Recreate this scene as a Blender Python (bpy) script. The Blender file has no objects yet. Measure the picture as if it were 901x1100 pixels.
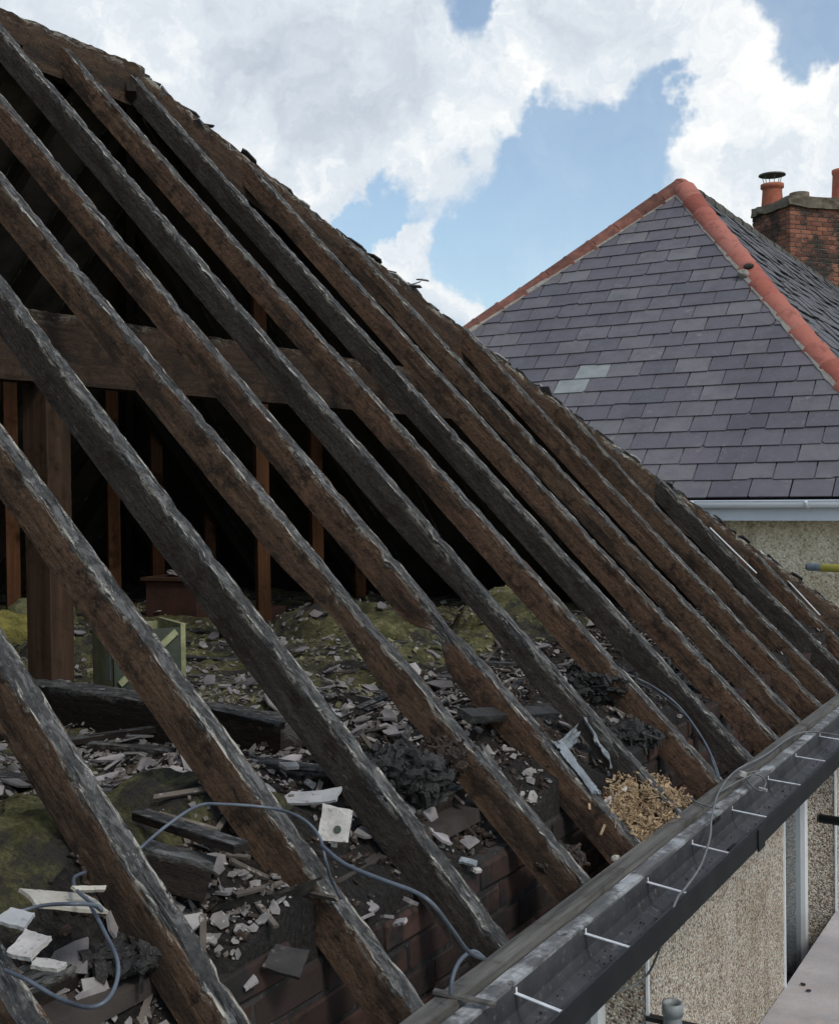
import bpy, bmesh, math, random
from mathutils import Vector, Matrix, noise, Euler
R = math.radians
S = bpy.context.scene
COL = S.collection

# ------------------------------------------------------------------ camera
CAM = Vector((1.1667, -1.1945, 1.0104))
cr = Vector((0.864226, 0.502860, -0.013492)).normalized()
cu = Vector((0.001602, 0.024067, 0.999709))
cf = Vector((-0.502789, 0.864179, -0.019941)).normalized()
cr = (cr - cf * cr.dot(cf)).normalized(); cu = cr.cross(cf).normalized()
FPX = 1300.09
cam = bpy.data.cameras.new('camera')
cam.sensor_width = 36; cam.lens = FPX / 1100 * 36
cam.clip_start = .05; cam.clip_end = 3000
co = bpy.data.objects.new('camera', cam); COL.objects.link(co)
m = Matrix((cr, cu, -cf)).transposed().to_4x4(); m.translation = CAM
co.matrix_world = m
S.camera = co

def ray(px, py):
    return cf + cr * ((px - 450.5) / FPX) - cu * ((py - 550) / FPX)
def at(px, py, ax, val):
    q = ray(px, py); return CAM + q * ((val - CAM[ax]) / q[ax])
TAN = math.tan(0.79541)
def onroof(px, py, off=0.0):
    q = ray(px, py); return CAM + q * ((-TAN * CAM.x + off - CAM.z) / (q.z + TAN * q.x))

# ------------------------------------------------------------------ world
SUN_EL, SUN_AZ = R(48), R(112)          # azimuth measured from +Y towards +X
W = bpy.data.worlds.new('World'); S.world = W; W.use_nodes = True
nt = W.node_tree; N = nt.nodes; L = nt.links
for n in list(N): N.remove(n)
def wn(t, **k):
    n = N.new(t)
    for a, b in k.items(): setattr(n, a, b)
    return n
out = wn('ShaderNodeOutputWorld'); bg = wn('ShaderNodeBackground'); bg.inputs[1].default_value = .1
sky = wn('ShaderNodeTexSky', sky_type='NISHITA'); sky.sun_disc = False
sky.sun_elevation = SUN_EL; sky.sun_rotation = SUN_AZ; sky.air_density = 1.0; sky.dust_density = 1.6; sky.ozone_density = 1.2
tc = wn('ShaderNodeTexCoord')
def vmath(op, a, b=None):
    n = wn('ShaderNodeVectorMath', operation=op)
    for i, x in enumerate((a, b)):
        if x is None: continue
        if isinstance(x, (tuple, Vector)): n.inputs[i].default_value = tuple(x)
        elif isinstance(x, (int, float)): n.inputs['Scale'].default_value = x
        else: L.new(x, n.inputs[i])
    return n
def mth(op, a, b=0.0, clamp=False):
    n = wn('ShaderNodeMath', operation=op); n.use_clamp = clamp
    for i, x in enumerate((a, b)):
        if isinstance(x, (int, float)): n.inputs[i].default_value = x
        else: L.new(x, n.inputs[i])
    return n.outputs[0]
def wnoise(vec, scale, detail=6, rough=.55):
    n = wn('ShaderNodeTexNoise'); n.inputs['Scale'].default_value = scale
    n.inputs['Detail'].default_value = detail; n.inputs['Roughness'].default_value = rough
    L.new(vec, n.inputs['Vector']); return n
nrm = vmath('NORMALIZE', tc.outputs['Generated'])
w1 = wnoise(nrm.outputs[0], 5.5, 6, .62)
off = vmath('SUBTRACT', w1.outputs['Color'], (.5, .5, .5))
offs = vmath('SCALE', off.outputs[0]); offs.inputs['Scale'].default_value = .24
wd = vmath('NORMALIZE', vmath('ADD', nrm.outputs[0], offs.outputs[0]).outputs[0])
def blobs(lst):
    tot = None
    for px, py, r, s in lst:
        c = ray(px, py).normalized()
        d = vmath('DOT_PRODUCT', wd.outputs[0], c)
        mr = wn('ShaderNodeMapRange', interpolation_type='SMOOTHSTEP')
        mr.inputs['From Min'].default_value = math.cos(r * 1.6 / FPX); mr.inputs['From Max'].default_value = 1
        mr.inputs['To Max'].default_value = s
        L.new(d.outputs['Value'], mr.inputs['Value'])
        tot = mr.outputs[0] if tot is None else mth('ADD', tot, mr.outputs[0])
    return tot
CL = [(40, -30, 120, .9), (190, 30, 150, 1.1), (330, 90, 120, 1), (400, 165, 75, 1), (310, 190, 60, .8), (570, 75, 85, 1),
      (690, 20, 95, 1.1), (775, 35, 50, .7), (470, 120, 70, .9), (470, 255, 40, .8), (500, 312, 42, 1), (575, 278, 28, .6),
      (870, 100, 80, 1.1), (765, 180, 55, .9), (840, 150, 80, .9), (900, 230, 60, .7), (520, -60, 160, .8), (340, 0, 120, .7),
      (497, 35, 40, -2.4), (845, 15, 50, -2.2), (425, 262, 36, -1.0), (530, 290, 26, -.6), (600, 330, 60, -1.2), (640, 165, 80, -1.2), (560, 210, 80, -1.1), (700, 135, 60, -1), (760, 95, 40, -.7), (420, 290, 40, -.5), (620, 300, 60, -.5)]
dens = mth('ADD', blobs(CL), mth('MULTIPLY', mth('SUBTRACT', wnoise(nrm.outputs[0], 6, 9, .58).outputs[0], .47), 2.0))
cov = wn('ShaderNodeMapRange', interpolation_type='SMOOTHSTEP')
cov.inputs['From Min'].default_value = -.20; cov.inputs['From Max'].default_value = .78
L.new(dens, cov.inputs['Value'])
# cloud tone: thick parts greyer, rims bright
g1 = wnoise(wd.outputs[0], 9, 10, .62).outputs[0]
tone = mth('ADD', mth('MULTIPLY', g1, 1.75), mth('MULTIPLY', blobs([(380, 30, 110, 1), (690, 60, 90, .25), (130, 60, 90, .15), (840, 190, 60, .6), (600, 60, 70, .2), (330, 150, 50, -.5), (830, 100, 60, -.4)]), .34))
rp = wn('ShaderNodeValToRGB'); L.new(mth('MULTIPLY', tone, .6), rp.inputs[0])
e = rp.color_ramp.elements
e[0].position = .44; e[0].color = (.90, .91, .90, 1); e[1].position = .86; e[1].color = (.43, .49, .57, 1)
e2 = rp.color_ramp.elements.new(.56); e2.color = (.68, .735, .79, 1)
cs = vmath('SCALE', rp.outputs[0]); cs.inputs['Scale'].default_value = 11.3
sk = vmath('MULTIPLY', sky.outputs[0], (.92, .96, .92))
sks = vmath('SCALE', sk.outputs[0]); sks.inputs['Scale'].default_value = 1.75
veil = mth('ADD', mth('MULTIPLY', cov.outputs[0], .88), mth('MULTIPLY', wnoise(wd.outputs[0], 4, 8, .68).outputs[0], .30), True)
mx = wn('ShaderNodeMix', data_type='RGBA'); L.new(veil, mx.inputs['Factor'])
L.new(sks.outputs[0], mx.inputs['A']); L.new(cs.outputs[0], mx.inputs['B'])
L.new(mx.outputs['Result'], bg.inputs[0]); L.new(bg.outputs[0], out.inputs[0])

sl = bpy.data.lights.new('sun', 'SUN'); sl.energy = 1.3; sl.angle = R(12); sl.color = (1, .96, .9)
so = bpy.data.objects.new('sun', sl); COL.objects.link(so)
sd = Vector((math.sin(SUN_AZ) * math.cos(SUN_EL), math.cos(SUN_AZ) * math.cos(SUN_EL), math.sin(SUN_EL)))
so.rotation_euler = sd.to_track_quat('Z', 'Y').to_euler(); so.location = (8, -4, 10)
S.view_settings.view_transform = 'Standard'; S.view_settings.look = 'None'
S.view_settings.exposure = 0; S.view_settings.gamma = 1

# ------------------------------------------------------------------ helpers
def tag(o, label=None, cat=None, group=None, kind=None):
    if label: o['label'] = label
    if cat: o['category'] = cat
    if group: o['group'] = group
    if kind: o['kind'] = kind
    return o
def empty(name, loc=(0, 0, 0), rz=0.0):
    o = bpy.data.objects.new(name, None); COL.objects.link(o)
    o.location = loc; o.rotation_euler = (0, 0, rz); o.empty_display_size = .1; return o
def link(name, me, mat=None, parent=None, loc=(0, 0, 0), rot=(0, 0, 0)):
    o = bpy.data.objects.new(name, me); COL.objects.link(o)
    o.location = loc; o.rotation_euler = rot
    if mat is not None and not me.materials: me.materials.append(mat)
    if parent is not None: o.parent = parent
    return o
def mesh(name, vs, fs, smooth=False):
    me = bpy.data.meshes.new(name); me.from_pydata([tuple(v) for v in vs], [], fs); me.update()
    if smooth:
        for p in me.polygons: p.use_smooth = True
    return me
class MB:
    def __init__(s): s.v = []; s.f = []
    def add(s, vs, fs):
        b = len(s.v); s.v += [Vector(v) for v in vs]; s.f += [tuple(i + b for i in f) for f in fs]
    def box(s, lo, hi, M=None):
        x0, y0, z0 = lo; x1, y1, z1 = hi
        vs = [Vector(p) for p in ((x0, y0, z0), (x1, y0, z0), (x1, y1, z0), (x0, y1, z0), (x0, y0, z1), (x1, y0, z1), (x1, y1, z1), (x0, y1, z1))]
        if M: vs = [M @ v for v in vs]
        s.add(vs, [(0, 3, 2, 1), (4, 5, 6, 7), (0, 1, 5, 4), (1, 2, 6, 5), (2, 3, 7, 6), (3, 0, 4, 7)])
    def cyl(s, a, b, r, r2=None, n=16, cap=True):
        a, b = Vector(a), Vector(b); d = (b - a).normalized(); r2 = r if r2 is None else r2
        u = d.orthogonal().normalized(); w = d.cross(u); vs = []
        for c, q in ((a, r), (b, r2)):
            for i in range(n):
                t = 2 * math.pi * i / n; vs.append(c + (u * math.cos(t) + w * math.sin(t)) * q)
        fs = [(i, (i + 1) % n, n + (i + 1) % n, n + i) for i in range(n)]
        if cap: fs += [tuple(range(n))[::-1], tuple(range(n, 2 * n))]
        s.add(vs, fs)
    def build(s, name, mat, parent=None, smooth=False, **k):
        return link(name, mesh(name, s.v, s.f, smooth), mat, parent, **k)
def catmull(P, n=8):
    P = [Vector(p) for p in P]; o = []
    for i in range(len(P) - 1):
        p0, p1, p2, p3 = P[max(i - 1, 0)], P[i], P[i + 1], P[min(i + 2, len(P) - 1)]
        for j in range(n):
            t = j / n
            o.append(.5 * ((2 * p1) + (p2 - p0) * t + (2 * p0 - 5 * p1 + 4 * p2 - p3) * t * t + (3 * p1 - p0 - 3 * p2 + p3) * t ** 3))
    o.append(P[-1]); return o
def tube_mesh(name, P, r, n=8, seg=8):
    P = catmull(P, seg); vs = []; fs = []; u = None
    for i, p in enumerate(P):
        d = (P[min(i + 1, len(P) - 1)] - P[max(i - 1, 0)]).normalized()
        u = d.orthogonal().normalized() if u is None else (u - d * u.dot(d)).normalized()
        w = d.cross(u)
        for j in range(n):
            t = 2 * math.pi * j / n; vs.append(p + (u * math.cos(t) + w * math.sin(t)) * r)
    for i in range(len(P) - 1):
        for j in range(n): fs.append((i * n + j, i * n + (j + 1) % n, (i + 1) * n + (j + 1) % n, (i + 1) * n + j))
    fs += [tuple(range(n))[::-1], tuple((len(P) - 1) * n + j for j in range(n))]
    return mesh(name, vs, fs, True)
def EU(x, y, z): return Euler((x, y, z)).to_matrix().to_4x4()
def fbm(p, o=4): return noise.fractal(Vector(p), 1.0, 2.0, o)

# ------------------------------------------------------------------ materials
class MT:
    def __init__(s, name, rough=.85, spec=.3):
        s.m = bpy.data.materials.new(name); s.m.use_nodes = True; s.nt = s.m.node_tree
        s.N = s.nt.nodes; s.L = s.nt.links; s.b = s.N['Principled BSDF']
        s.b.inputs['Roughness'].default_value = rough; s.b.inputs['Specular IOR Level'].default_value = spec
        s.tc = s.N.new('ShaderNodeTexCoord'); s.oi = s.N.new('ShaderNodeObjectInfo')
    def put(s, x, i):
        if isinstance(x, (int, float)): i.default_value = x
        elif isinstance(x, tuple): i.default_value = x if len(x) == 4 or i.type == 'VECTOR' else (*x, 1)
        else: s.L.new(x, i)
    def coord(s, kind='Object', scale=(1, 1, 1), rand=True):
        mp = s.N.new('ShaderNodeMapping'); s.L.new(s.tc.outputs[kind], mp.inputs[0]); mp.inputs['Scale'].default_value = scale
        if not rand: return mp.outputs[0]
        a = s.N.new('ShaderNodeVectorMath'); a.operation = 'ADD'; s.L.new(mp.outputs[0], a.inputs[0])
        k = s.N.new('ShaderNodeMath'); k.operation = 'MULTIPLY'; k.inputs[1].default_value = 37; s.L.new(s.oi.outputs['Random'], k.inputs[0])
        s.L.new(k.outputs[0], a.inputs[1]); return a.outputs[0]
    def noise(s, vec, scale, detail=5, rough=.6, dist=0):
        n = s.N.new('ShaderNodeTexNoise'); s.L.new(vec, n.inputs['Vector']); n.inputs['Scale'].default_value = scale
        n.inputs['Detail'].default_value = detail; n.inputs['Roughness'].default_value = rough; n.inputs['Distortion'].default_value = dist
        return n.outputs[0]
    def voro(s, vec, scale, feat='F1', out='Distance'):
        n = s.N.new('ShaderNodeTexVoronoi'); n.feature = feat; s.L.new(vec, n.inputs['Vector']); n.inputs['Scale'].default_value = scale
        return n.outputs[out]
    def ramp(s, x, *st, inter='LINEAR'):
        n = s.N.new('ShaderNodeValToRGB'); s.put(x, n.inputs[0]); c = n.color_ramp; c.interpolation = inter
        while len(c.elements) < len(st): c.elements.new(.5)
        for e, (p, col) in zip(c.elements, st):
            e.position = p; e.color = (*col, 1) if isinstance(col, tuple) else (col, col, col, 1)
        return n.outputs[0]
    def mix(s, f, a, b, mode='MIX'):
        n = s.N.new('ShaderNodeMix'); n.data_type = 'RGBA'; n.blend_type = mode
        s.put(f, n.inputs['Factor']); s.put(a, n.inputs['A']); s.put(b, n.inputs['B']); return n.outputs['Result']
    def math(s, op, a, b=0.0, clamp=False):
        n = s.N.new('ShaderNodeMath'); n.operation = op; n.use_clamp = clamp; s.put(a, n.inputs[0]); s.put(b, n.inputs[1]); return n.outputs[0]
    def smooth(s, x, a, b):
        n = s.N.new('ShaderNodeMapRange'); n.interpolation_type = 'SMOOTHSTEP'; s.put(x, n.inputs['Value'])
        n.inputs['From Min'].default_value = a; n.inputs['From Max'].default_value = b; return n.outputs[0]
    def attr(s, name):
        n = s.N.new('ShaderNodeAttribute'); n.attribute_name = name; return n.outputs['Fac']
    def bump(s, h, dist=.01, st=1.0):
        n = s.N.new('ShaderNodeBump'); n.inputs['Distance'].default_value = dist; n.inputs['Strength'].default_value = st
        s.L.new(h, n.inputs['Height']); s.L.new(n.outputs[0], s.b.inputs['Normal'])
    def col(s, x): s.put(x, s.b.inputs['Base Color']); return s
    def rough(s, x): s.put(x, s.b.inputs['Roughness']); return s

def mat_rafter(name, brown1, brown2, char_bias, ash=.5):
    t = MT(name, .9, .12)
    uv = t.coord('UV', (2.2, 22, 1)); g = t.noise(uv, 1.6, 6, .65, .4)
    ob = t.coord('Object'); big = t.noise(ob, 4.5, 5, .65); med = t.noise(ob, 14, 6, .7); fin = t.noise(ob, 60, 4, .6)
    wood = t.ramp(g, (.3, brown1), (.7, brown2))
    wood = t.mix(t.math('MULTIPLY', t.smooth(med, .50, .66), .85), wood, (.028, .020, .016))
    wood = t.mix(t.math('MULTIPLY', t.smooth(t.noise(ob, 38, 6, .75), .52, .66), .7), wood, (.024, .019, .017))
    wood = t.mix(t.smooth(t.noise(ob, 26, 6, .8), .66, .72), wood, (.30, .24, .17))
    c = t.math('ADD', t.attr('char'), t.math('MULTIPLY', t.math('SUBTRACT', big, .5), .9))
    c = t.math('ADD', c, t.math('MULTIPLY', t.math('SUBTRACT', med, .5), .9))
    mask = t.smooth(c, .55 - char_bias, .68 - char_bias)
    pat = t.noise(t.coord('UV', (6, 14, 1)), 2.2, 8, .72, .8); crack = t.noise(t.coord('UV', (5, 34, 1)), 2.0, 6, .75, .5)
    charc = t.ramp(fin, (.3, (.026, .026, .026)), (.7, (.074, .073, .072)))
    charc = t.mix(t.smooth(pat, .48, .60), charc, (.125, .124, .122))
    charc = t.mix(t.smooth(t.noise(t.coord('UV', (3, 9, 1)), 3.1, 8, .75, 1.2), .58, .64), charc, (.25, .245, .235))
    charc = t.mix(t.smooth(crack, .46, .38), charc, (.012, .012, .013))
    base = t.mix(mask, wood, charc)
    # pale ash and lifted fibres along the arris
    ar = t.math('MULTIPLY', t.smooth(t.attr('char'), .30, .62), t.smooth(t.attr('char'), 1.02, .70))
    fl = t.math('MULTIPLY', ar, t.smooth(t.noise(t.coord('UV', (5, 16, 1)), 2.4, 8, .78, .8), .50, .60))
    base = t.mix(t.math('MULTIPLY', fl, ash), base, (.46, .43, .37))
    spk = t.smooth(t.noise(t.coord('UV', (12, 50, 1)), 3.0, 6, .8, .4), .60, .68)
    base = t.mix(t.math('MULTIPLY', spk, .55 * ash), base, (.36, .34, .31))
    hi = t.smooth(t.attr('char'), .12, .36); lowd = t.smooth(t.noise(t.coord('UV', (1.3, 7, 1)), 1.7, 5, .7), .48, .62)
    base = t.mix(t.math('MULTIPLY', lowd, t.math('SUBTRACT', .75, t.math('MULTIPLY', hi, .6))), base, (.026, .021, .018))
    cut = t.smooth(t.noise(t.coord('UV', (10, 24, 1)), 4.0, 5, .75, .5), .40, .33)
    base = t.mix(t.math('MULTIPLY', cut, .8), base, (.012, .011, .011))
    t.col(base).rough(.92)
    h = t.math('ADD', t.math('MULTIPLY', g, .5), t.math('ADD', t.math('MULTIPLY', med, .8), t.math('MULTIPLY', crack, .9)))
    t.bump(t.math('ADD', h, fin), .005, 1.0); return t.m
M_RB = mat_rafter('wood_brown', (.060, .038, .026), (.150, .094, .061), .0, .85)
M_RR = mat_rafter('wood_reddish', (.062, .038, .026), (.165, .097, .062), -.01, .9)
M_RD = mat_rafter('wood_charred', (.030, .027, .025), (.068, .057, .048), .07, .9)
M_HIP = mat_rafter('hip_wood', (.040, .027, .020), (.100, .064, .043), .0, .8)
M_PUR = mat_rafter('purlin_wood', (.030, .020, .015), (.072, .047, .033), -.12, .25)
M_RK = mat_rafter('wood_black', (.014, .012, .011), (.036, .028, .023), .1, .2)
def simple(name, c1, c2, scale=6, rough=.85, bump=.004, det=6, spec=.3, tint=.25, c3=None):
    t = MT(name, rough, spec); ob = t.coord('Object'); n = t.noise(ob, scale, det, .62); n2 = t.noise(ob, scale * 7, 4, .6)
    c = t.ramp(n, (.32, c1), (.68, c2))
    if c3: c = t.mix(t.smooth(n2, .58, .70), c, c3)
    v = t.math('ADD', t.math('MULTIPLY', t.oi.outputs['Random'], tint), 1 - tint / 2)
    mulv = t.N.new('ShaderNodeVectorMath'); mulv.operation = 'SCALE'; t.L.new(c, mulv.inputs[0]); t.L.new(v, mulv.inputs['Scale'])
    t.col(mulv.outputs[0]); t.bump(t.math('ADD', n, t.math('MULTIPLY', n2, .6)), bump, .8); return t.m
M_SOOT = simple('soot', (.024, .020, .018), (.075, .062, .054), 5)
M_INT = simple('smoked_timber', (.030, .016, .010), (.075, .036, .021), 12)
M_STUD = simple('stud_timber', (.060, .028, .014), (.13, .058, .026), 9, tint=.5)
M_POST = simple('post_timber', (.030, .019, .013), (.066, .040, .027), 14)
def mat_grain(name, c1, c2):
    t = MT(name, .95, .1); g = t.noise(t.coord('Object', (30, 30, 1.6)), 1.4, 7, .7, .4); b = t.noise(t.coord('Object'), 5, 6, .7)
    c = t.ramp(g, (.3, c1), (.7, c2)); c = t.mix(t.smooth(b, .5, .7), c, tuple(x * .45 for x in c1)); c = t.mix(t.smooth(t.noise(t.coord('Object'), 24, 6, .8), .64, .72), c, tuple(x * 1.8 for x in c2))
    t.col(c); t.bump(g, .004, .8); return t.m
M_POSTG = mat_grain('post_grain', (.034, .021, .014), (.080, .050, .033))
M_STUDG = mat_grain('stud_grain', (.055, .026, .014), (.125, .058, .028))
M_CHAR = simple('charcoal', (.010, .010, .011), (.040, .038, .036), 22, .7, .012, 8, .4, c3=(.085, .082, .078))
M_CHARB = simple('burnt_brown', (.014, .011, .010), (.055, .036, .026), 16, .8, .012, 8, .3, c3=(.12, .10, .085))
M_PLB = simple('plasterboard', (.27, .255, .24), (.54, .51, .48), 13, .95, .006, tint=.2, c3=(.19, .175, .16))
M_PLBD = simple('dusty_board', (.28, .28, .29), (.42, .42, .42), 10, .9, .002, tint=.2, c3=(.18, .17, .17))
M_BOARDY = simple('paper_faced_board', (.28, .26, .22), (.50, .47, .41), 12, .9, .002, c3=(.2, .17, .13))
M_SLF = simple('slate_fragment', (.13, .12, .122), (.34, .315, .31), 9, .9, .004, tint=.9, c3=(.20, .18, .165))
M_CHIP = simple('slate_chips', (.10, .092, .088), (.34, .315, .30), 11, .95, .004, c3=(.48, .45, .43))
M_CABLE = simple('cable_grey_blue', (.060, .072, .095), (.115, .135, .165), 20, .45, .0005, spec=.5)
M_CABD = simple('cable_dark', (.04, .045, .055), (.09, .10, .115), 30, .5, .0005, spec=.5)
M_WIREG = simple('wire_grey', (.085, .087, .09), (.16, .16, .16), 30, .5, .0005, spec=.5)
M_GUT = simple('gutter_plastic', (.022, .022, .024), (.060, .060, .064), 7, .65, .001, spec=.55, c3=(.105, .103, .100))
M_GLIP = simple('gutter_lip_black', (.008, .008, .009), (.016, .016, .018), 9, .6, .0006, spec=.2)
M_STRAP = simple('galvanised_strap', (.42, .43, .44), (.66, .67, .68), 30, .4, .0005, spec=.6)
M_UPVC = simple('white_upvc', (.76, .79, .82), (.84, .87, .90), 3, .35, .0003, spec=.5, tint=.05)
M_WHITE = simple('white_gutter_plastic', (.60, .65, .72), (.70, .74, .80), 3, .4, .0004, spec=.5, tint=.05)
M_POTS = simple('clay_pot', (.34, .10, .06), (.46, .155, .09), 9, .8, .003)
M_MORT = simple('mortar', (.22, .20, .175), (.36, .33, .29), 16, .95, .01, c3=(.12, .115, .09))
M_COP = simple('lichened_coping', (.085, .070, .052), (.20, .165, .125), 9, .95, .01, c3=(.05, .05, .045))
M_COWL = simple('cowl_metal', (.05, .052, .055), (.10, .10, .10), 20, .5, .001, spec=.5)
M_BLK = simple('black_tube', (.012, .014, .014), (.028, .032, .032), 12, .5, .001, spec=.5)
M_YEL = simple('yellow_tape', (.45, .38, .05), (.58, .49, .09), 12, .6, .001)
M_GALV = simple('scaffold_tube_grey', (.16, .19, .21), (.26, .30, .32), 14, .5, .001, spec=.5)
M_PIPE = simple('grey_vent_pipe', (.15, .17, .18), (.24, .26, .27), 9, .5, .001, spec=.5)
M_LEAD = simple('pale_membrane', (.11, .125, .14), (.30, .33, .355), 14, .85, .01, c3=(.07, .075, .08))
M_STRAW = simple('shredded_wood', (.16, .105, .06), (.42, .31, .19), 26, .9, .004, tint=.4, c3=(.20, .10, .045))
M_RED = simple('rust_red_box', (.034, .017, .013), (.070, .030, .021), 9, .8, .003)
M_GRNB = simple('pale_green_board', (.16, .165, .085), (.34, .34, .19), 12, .9, .003, c3=(.14, .16, .10))
M_GRNL = simple('light_green_board', (.24, .25, .13), (.42, .43, .25), 10, .9, .003, c3=(.16, .16, .10))
M_GRND = simple('dark_green_board', (.035, .045, .036), (.075, .088, .065), 7, .9, .003)
M_GRASS = simple('garden_grass', (.035, .055, .018), (.075, .10, .035), 1.4, .95, .02)
M_FELT = simple('tarred_felt', (.014, .013, .013), (.05, .045, .042), 9, .8, .006, c3=(.09, .085, .08))

def mat_fascia():
    t = MT('weathered_fascia', .75); ob = t.coord('Object', (16, 1.6, 16), False); g = t.noise(ob, 1.5, 7, .7)
    o2 = t.coord('Object', (1, 1, 1), False); b = t.noise(o2, 5, 6, .7)
    c = t.ramp(g, (.3, (.05, .050, .048)), (.7, (.17, .172, .172)))
    c = t.mix(t.smooth(b, .47, .60), c, (.34, .35, .355)); c = t.mix(t.smooth(t.noise(o2, 11, 5, .7), .56, .68), c, (.045, .038, .032))
    t.col(c); t.bump(g, .004, .8); return t.m
M_FAS = mat_fascia()
def mat_fillet():
    t = MT('tilting_fillet', .85); ob = t.coord('Object', (20, 1.2, 20), False); g = t.noise(ob, 1.5, 7, .7)
    c = t.ramp(g, (.3, (.035, .033, .030)), (.7, (.17, .160, .145)))
    c = t.mix(t.smooth(t.noise(t.coord('Object', rand=False), 7, 6, .7), .5, .7), c, (.05, .038, .030))
    t.col(c); t.bump(g, .005, .9); return t.m
M_FIL = mat_fillet()
def mat_pebble(name, scale, ramp, bump, cem):
    t = MT(name, .9); v = t.coord('Object', rand=False)
    n = t.N.new('ShaderNodeTexVoronoi'); t.L.new(v, n.inputs['Vector']); n.inputs['Scale'].default_value = scale
    sep = t.N.new('ShaderNodeSeparateColor'); t.L.new(n.outputs['Color'], sep.inputs[0])
    c = t.ramp(sep.outputs[0], *ramp, inter='CONSTANT')
    c = t.mix(t.smooth(n.outputs['Distance'], .52, .72), c, cem)
    b = t.noise(v, 2.2, 5, .6); c = t.mix(t.smooth(b, .42, .7), c, (.74, .71, .66), 'MULTIPLY'); c = t.mix(t.smooth(t.noise(t.coord('Object', (3, 3, .35), False), 2.5, 5, .7), .50, .68), c, (.70, .68, .64), 'MULTIPLY')
    t.col(c); t.bump(t.math('SUBTRACT', 1.0, n.outputs['Distance']), bump, 1); return t.m
M_PEB = mat_pebble('pebbledash', 118, [(0, (.60, .54, .45)), (.22, (.34, .23, .15)), (.36, (.50, .44, .36)), (.54, (.12, .095, .08)), (.66, (.36, .32, .29)), (.78, (.74, .68, .58)), (.91, (.20, .14, .10))], .006, (.34, .31, .26))
M_PEBN = mat_pebble('cream_roughcast', 55, [(0, (.80, .71, .54)), (.3, (.70, .61, .44)), (.55, (.86, .79, .62)), (.85, (.48, .40, .28))], .008, (.66, .58, .43))
def mat_slate():
    t = MT('welsh_slate', .55, .45); ob = t.coord('Object'); n = t.noise(ob, 7, 5, .6); f = t.noise(ob, 45, 4, .6)
    rnd = t.oi.outputs['Random']
    c = t.ramp(rnd, (0, (.088, .080, .098)), (.3, (.130, .115, .132)), (.5, (.100, .096, .110)), (.75, (.135, .121, .134)), (.97, (.158, .150, .156)))
    c = t.mix(t.math('MULTIPLY', t.smooth(n, .4, .8), .5), c, (.070, .068, .084))
    c = t.mix(t.smooth(f, .60, .74), c, (.19, .19, .20))
    gp = t.N.new('ShaderNodeNewGeometry').outputs['Position']
    c = t.mix(t.math('MULTIPLY', t.smooth(t.noise(gp, 1.4, 7, .7), .45, .68), .45), c, (.060, .058, .062))
    c = t.mix(t.math('MULTIPLY', t.smooth(t.noise(gp, 5.5, 8, .75), .60, .68), .55), c, (.24, .235, .21))
    t.col(c)
    t.rough(t.ramp(n, (.3, .45), (.7, .72))); t.bump(t.math('ADD', n, t.math('MULTIPLY', f, .4)), .004, .7); return t.m
M_SLATE = mat_slate()
def mat_slate_pale():
    t = MT('pale_slate', .6, .4); ob = t.coord('Object'); n = t.noise(ob, 8, 5, .6)
    t.col(t.ramp(n, (.3, (.20, .215, .215)), (.7, (.28, .30, .29)))); t.bump(n, .003); return t.m
M_SLP = mat_slate_pale()
M_SIDE = simple('side_slate_weathered', (.062, .060, .066), (.135, .128, .134), 6, .7, .004, c3=(.20, .20, .17))
def mat_tile():
    t = MT('red_hip_tile', .75, .3); ob = t.coord('Object'); n = t.noise(ob, 9, 6, .65); f = t.noise(ob, 50, 4, .6)
    c = t.ramp(t.oi.outputs['Random'], (0, (.24, .066, .046)), (.5, (.33, .098, .068)), (1, (.39, .145, .108)))
    c = t.mix(t.smooth(n, .50, .75), c, (.18, .062, .048)); c = t.mix(t.math('MULTIPLY', t.smooth(f, .58, .72), .5), c, (.40, .22, .17)); c = t.mix(t.math('MULTIPLY', t.smooth(t.noise(ob, 20, 6, .8), .62, .72), .6), c, (.12, .085, .07)); t.col(c)
    t.bump(t.math('ADD', n, f), .003, .7); return t.m
M_TILE = mat_tile()
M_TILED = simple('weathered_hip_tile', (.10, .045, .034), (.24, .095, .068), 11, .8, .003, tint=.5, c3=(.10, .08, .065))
M_TILEG = simple('lichened_ridge_tile', (.055, .052, .045), (.12, .11, .095), 11, .9, .004, tint=.3, c3=(.2, .19, .16))
def mat_brick(name, a, b, sootc):
    t = MT(name, .9, .2); ob = t.coord('Object'); n = t.noise(ob, 14, 6, .65)
    c = t.ramp(t.oi.outputs['Random'], (0, a), (.6, b), (1, tuple(x * 1.25 for x in b)))
    w = t.N.new('ShaderNodeNewGeometry').outputs['Position']
    g = t.noise(w, 2.6, 5, .65); c = t.mix(t.smooth(g, .46, .60), c, sootc)
    c = t.mix(t.smooth(n, .56, .76), c, tuple(x * .45 for x in a)); t.col(c); t.bump(n, .006, .9); return t.m
M_BR = mat_brick('chimney_brick', (.120, .052, .038), (.235, .098, .064), (.045, .036, .032))
M_BRO = mat_brick('sooty_brick', (.034, .026, .023), (.066, .037, .030), (.022, .021, .021))
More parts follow.
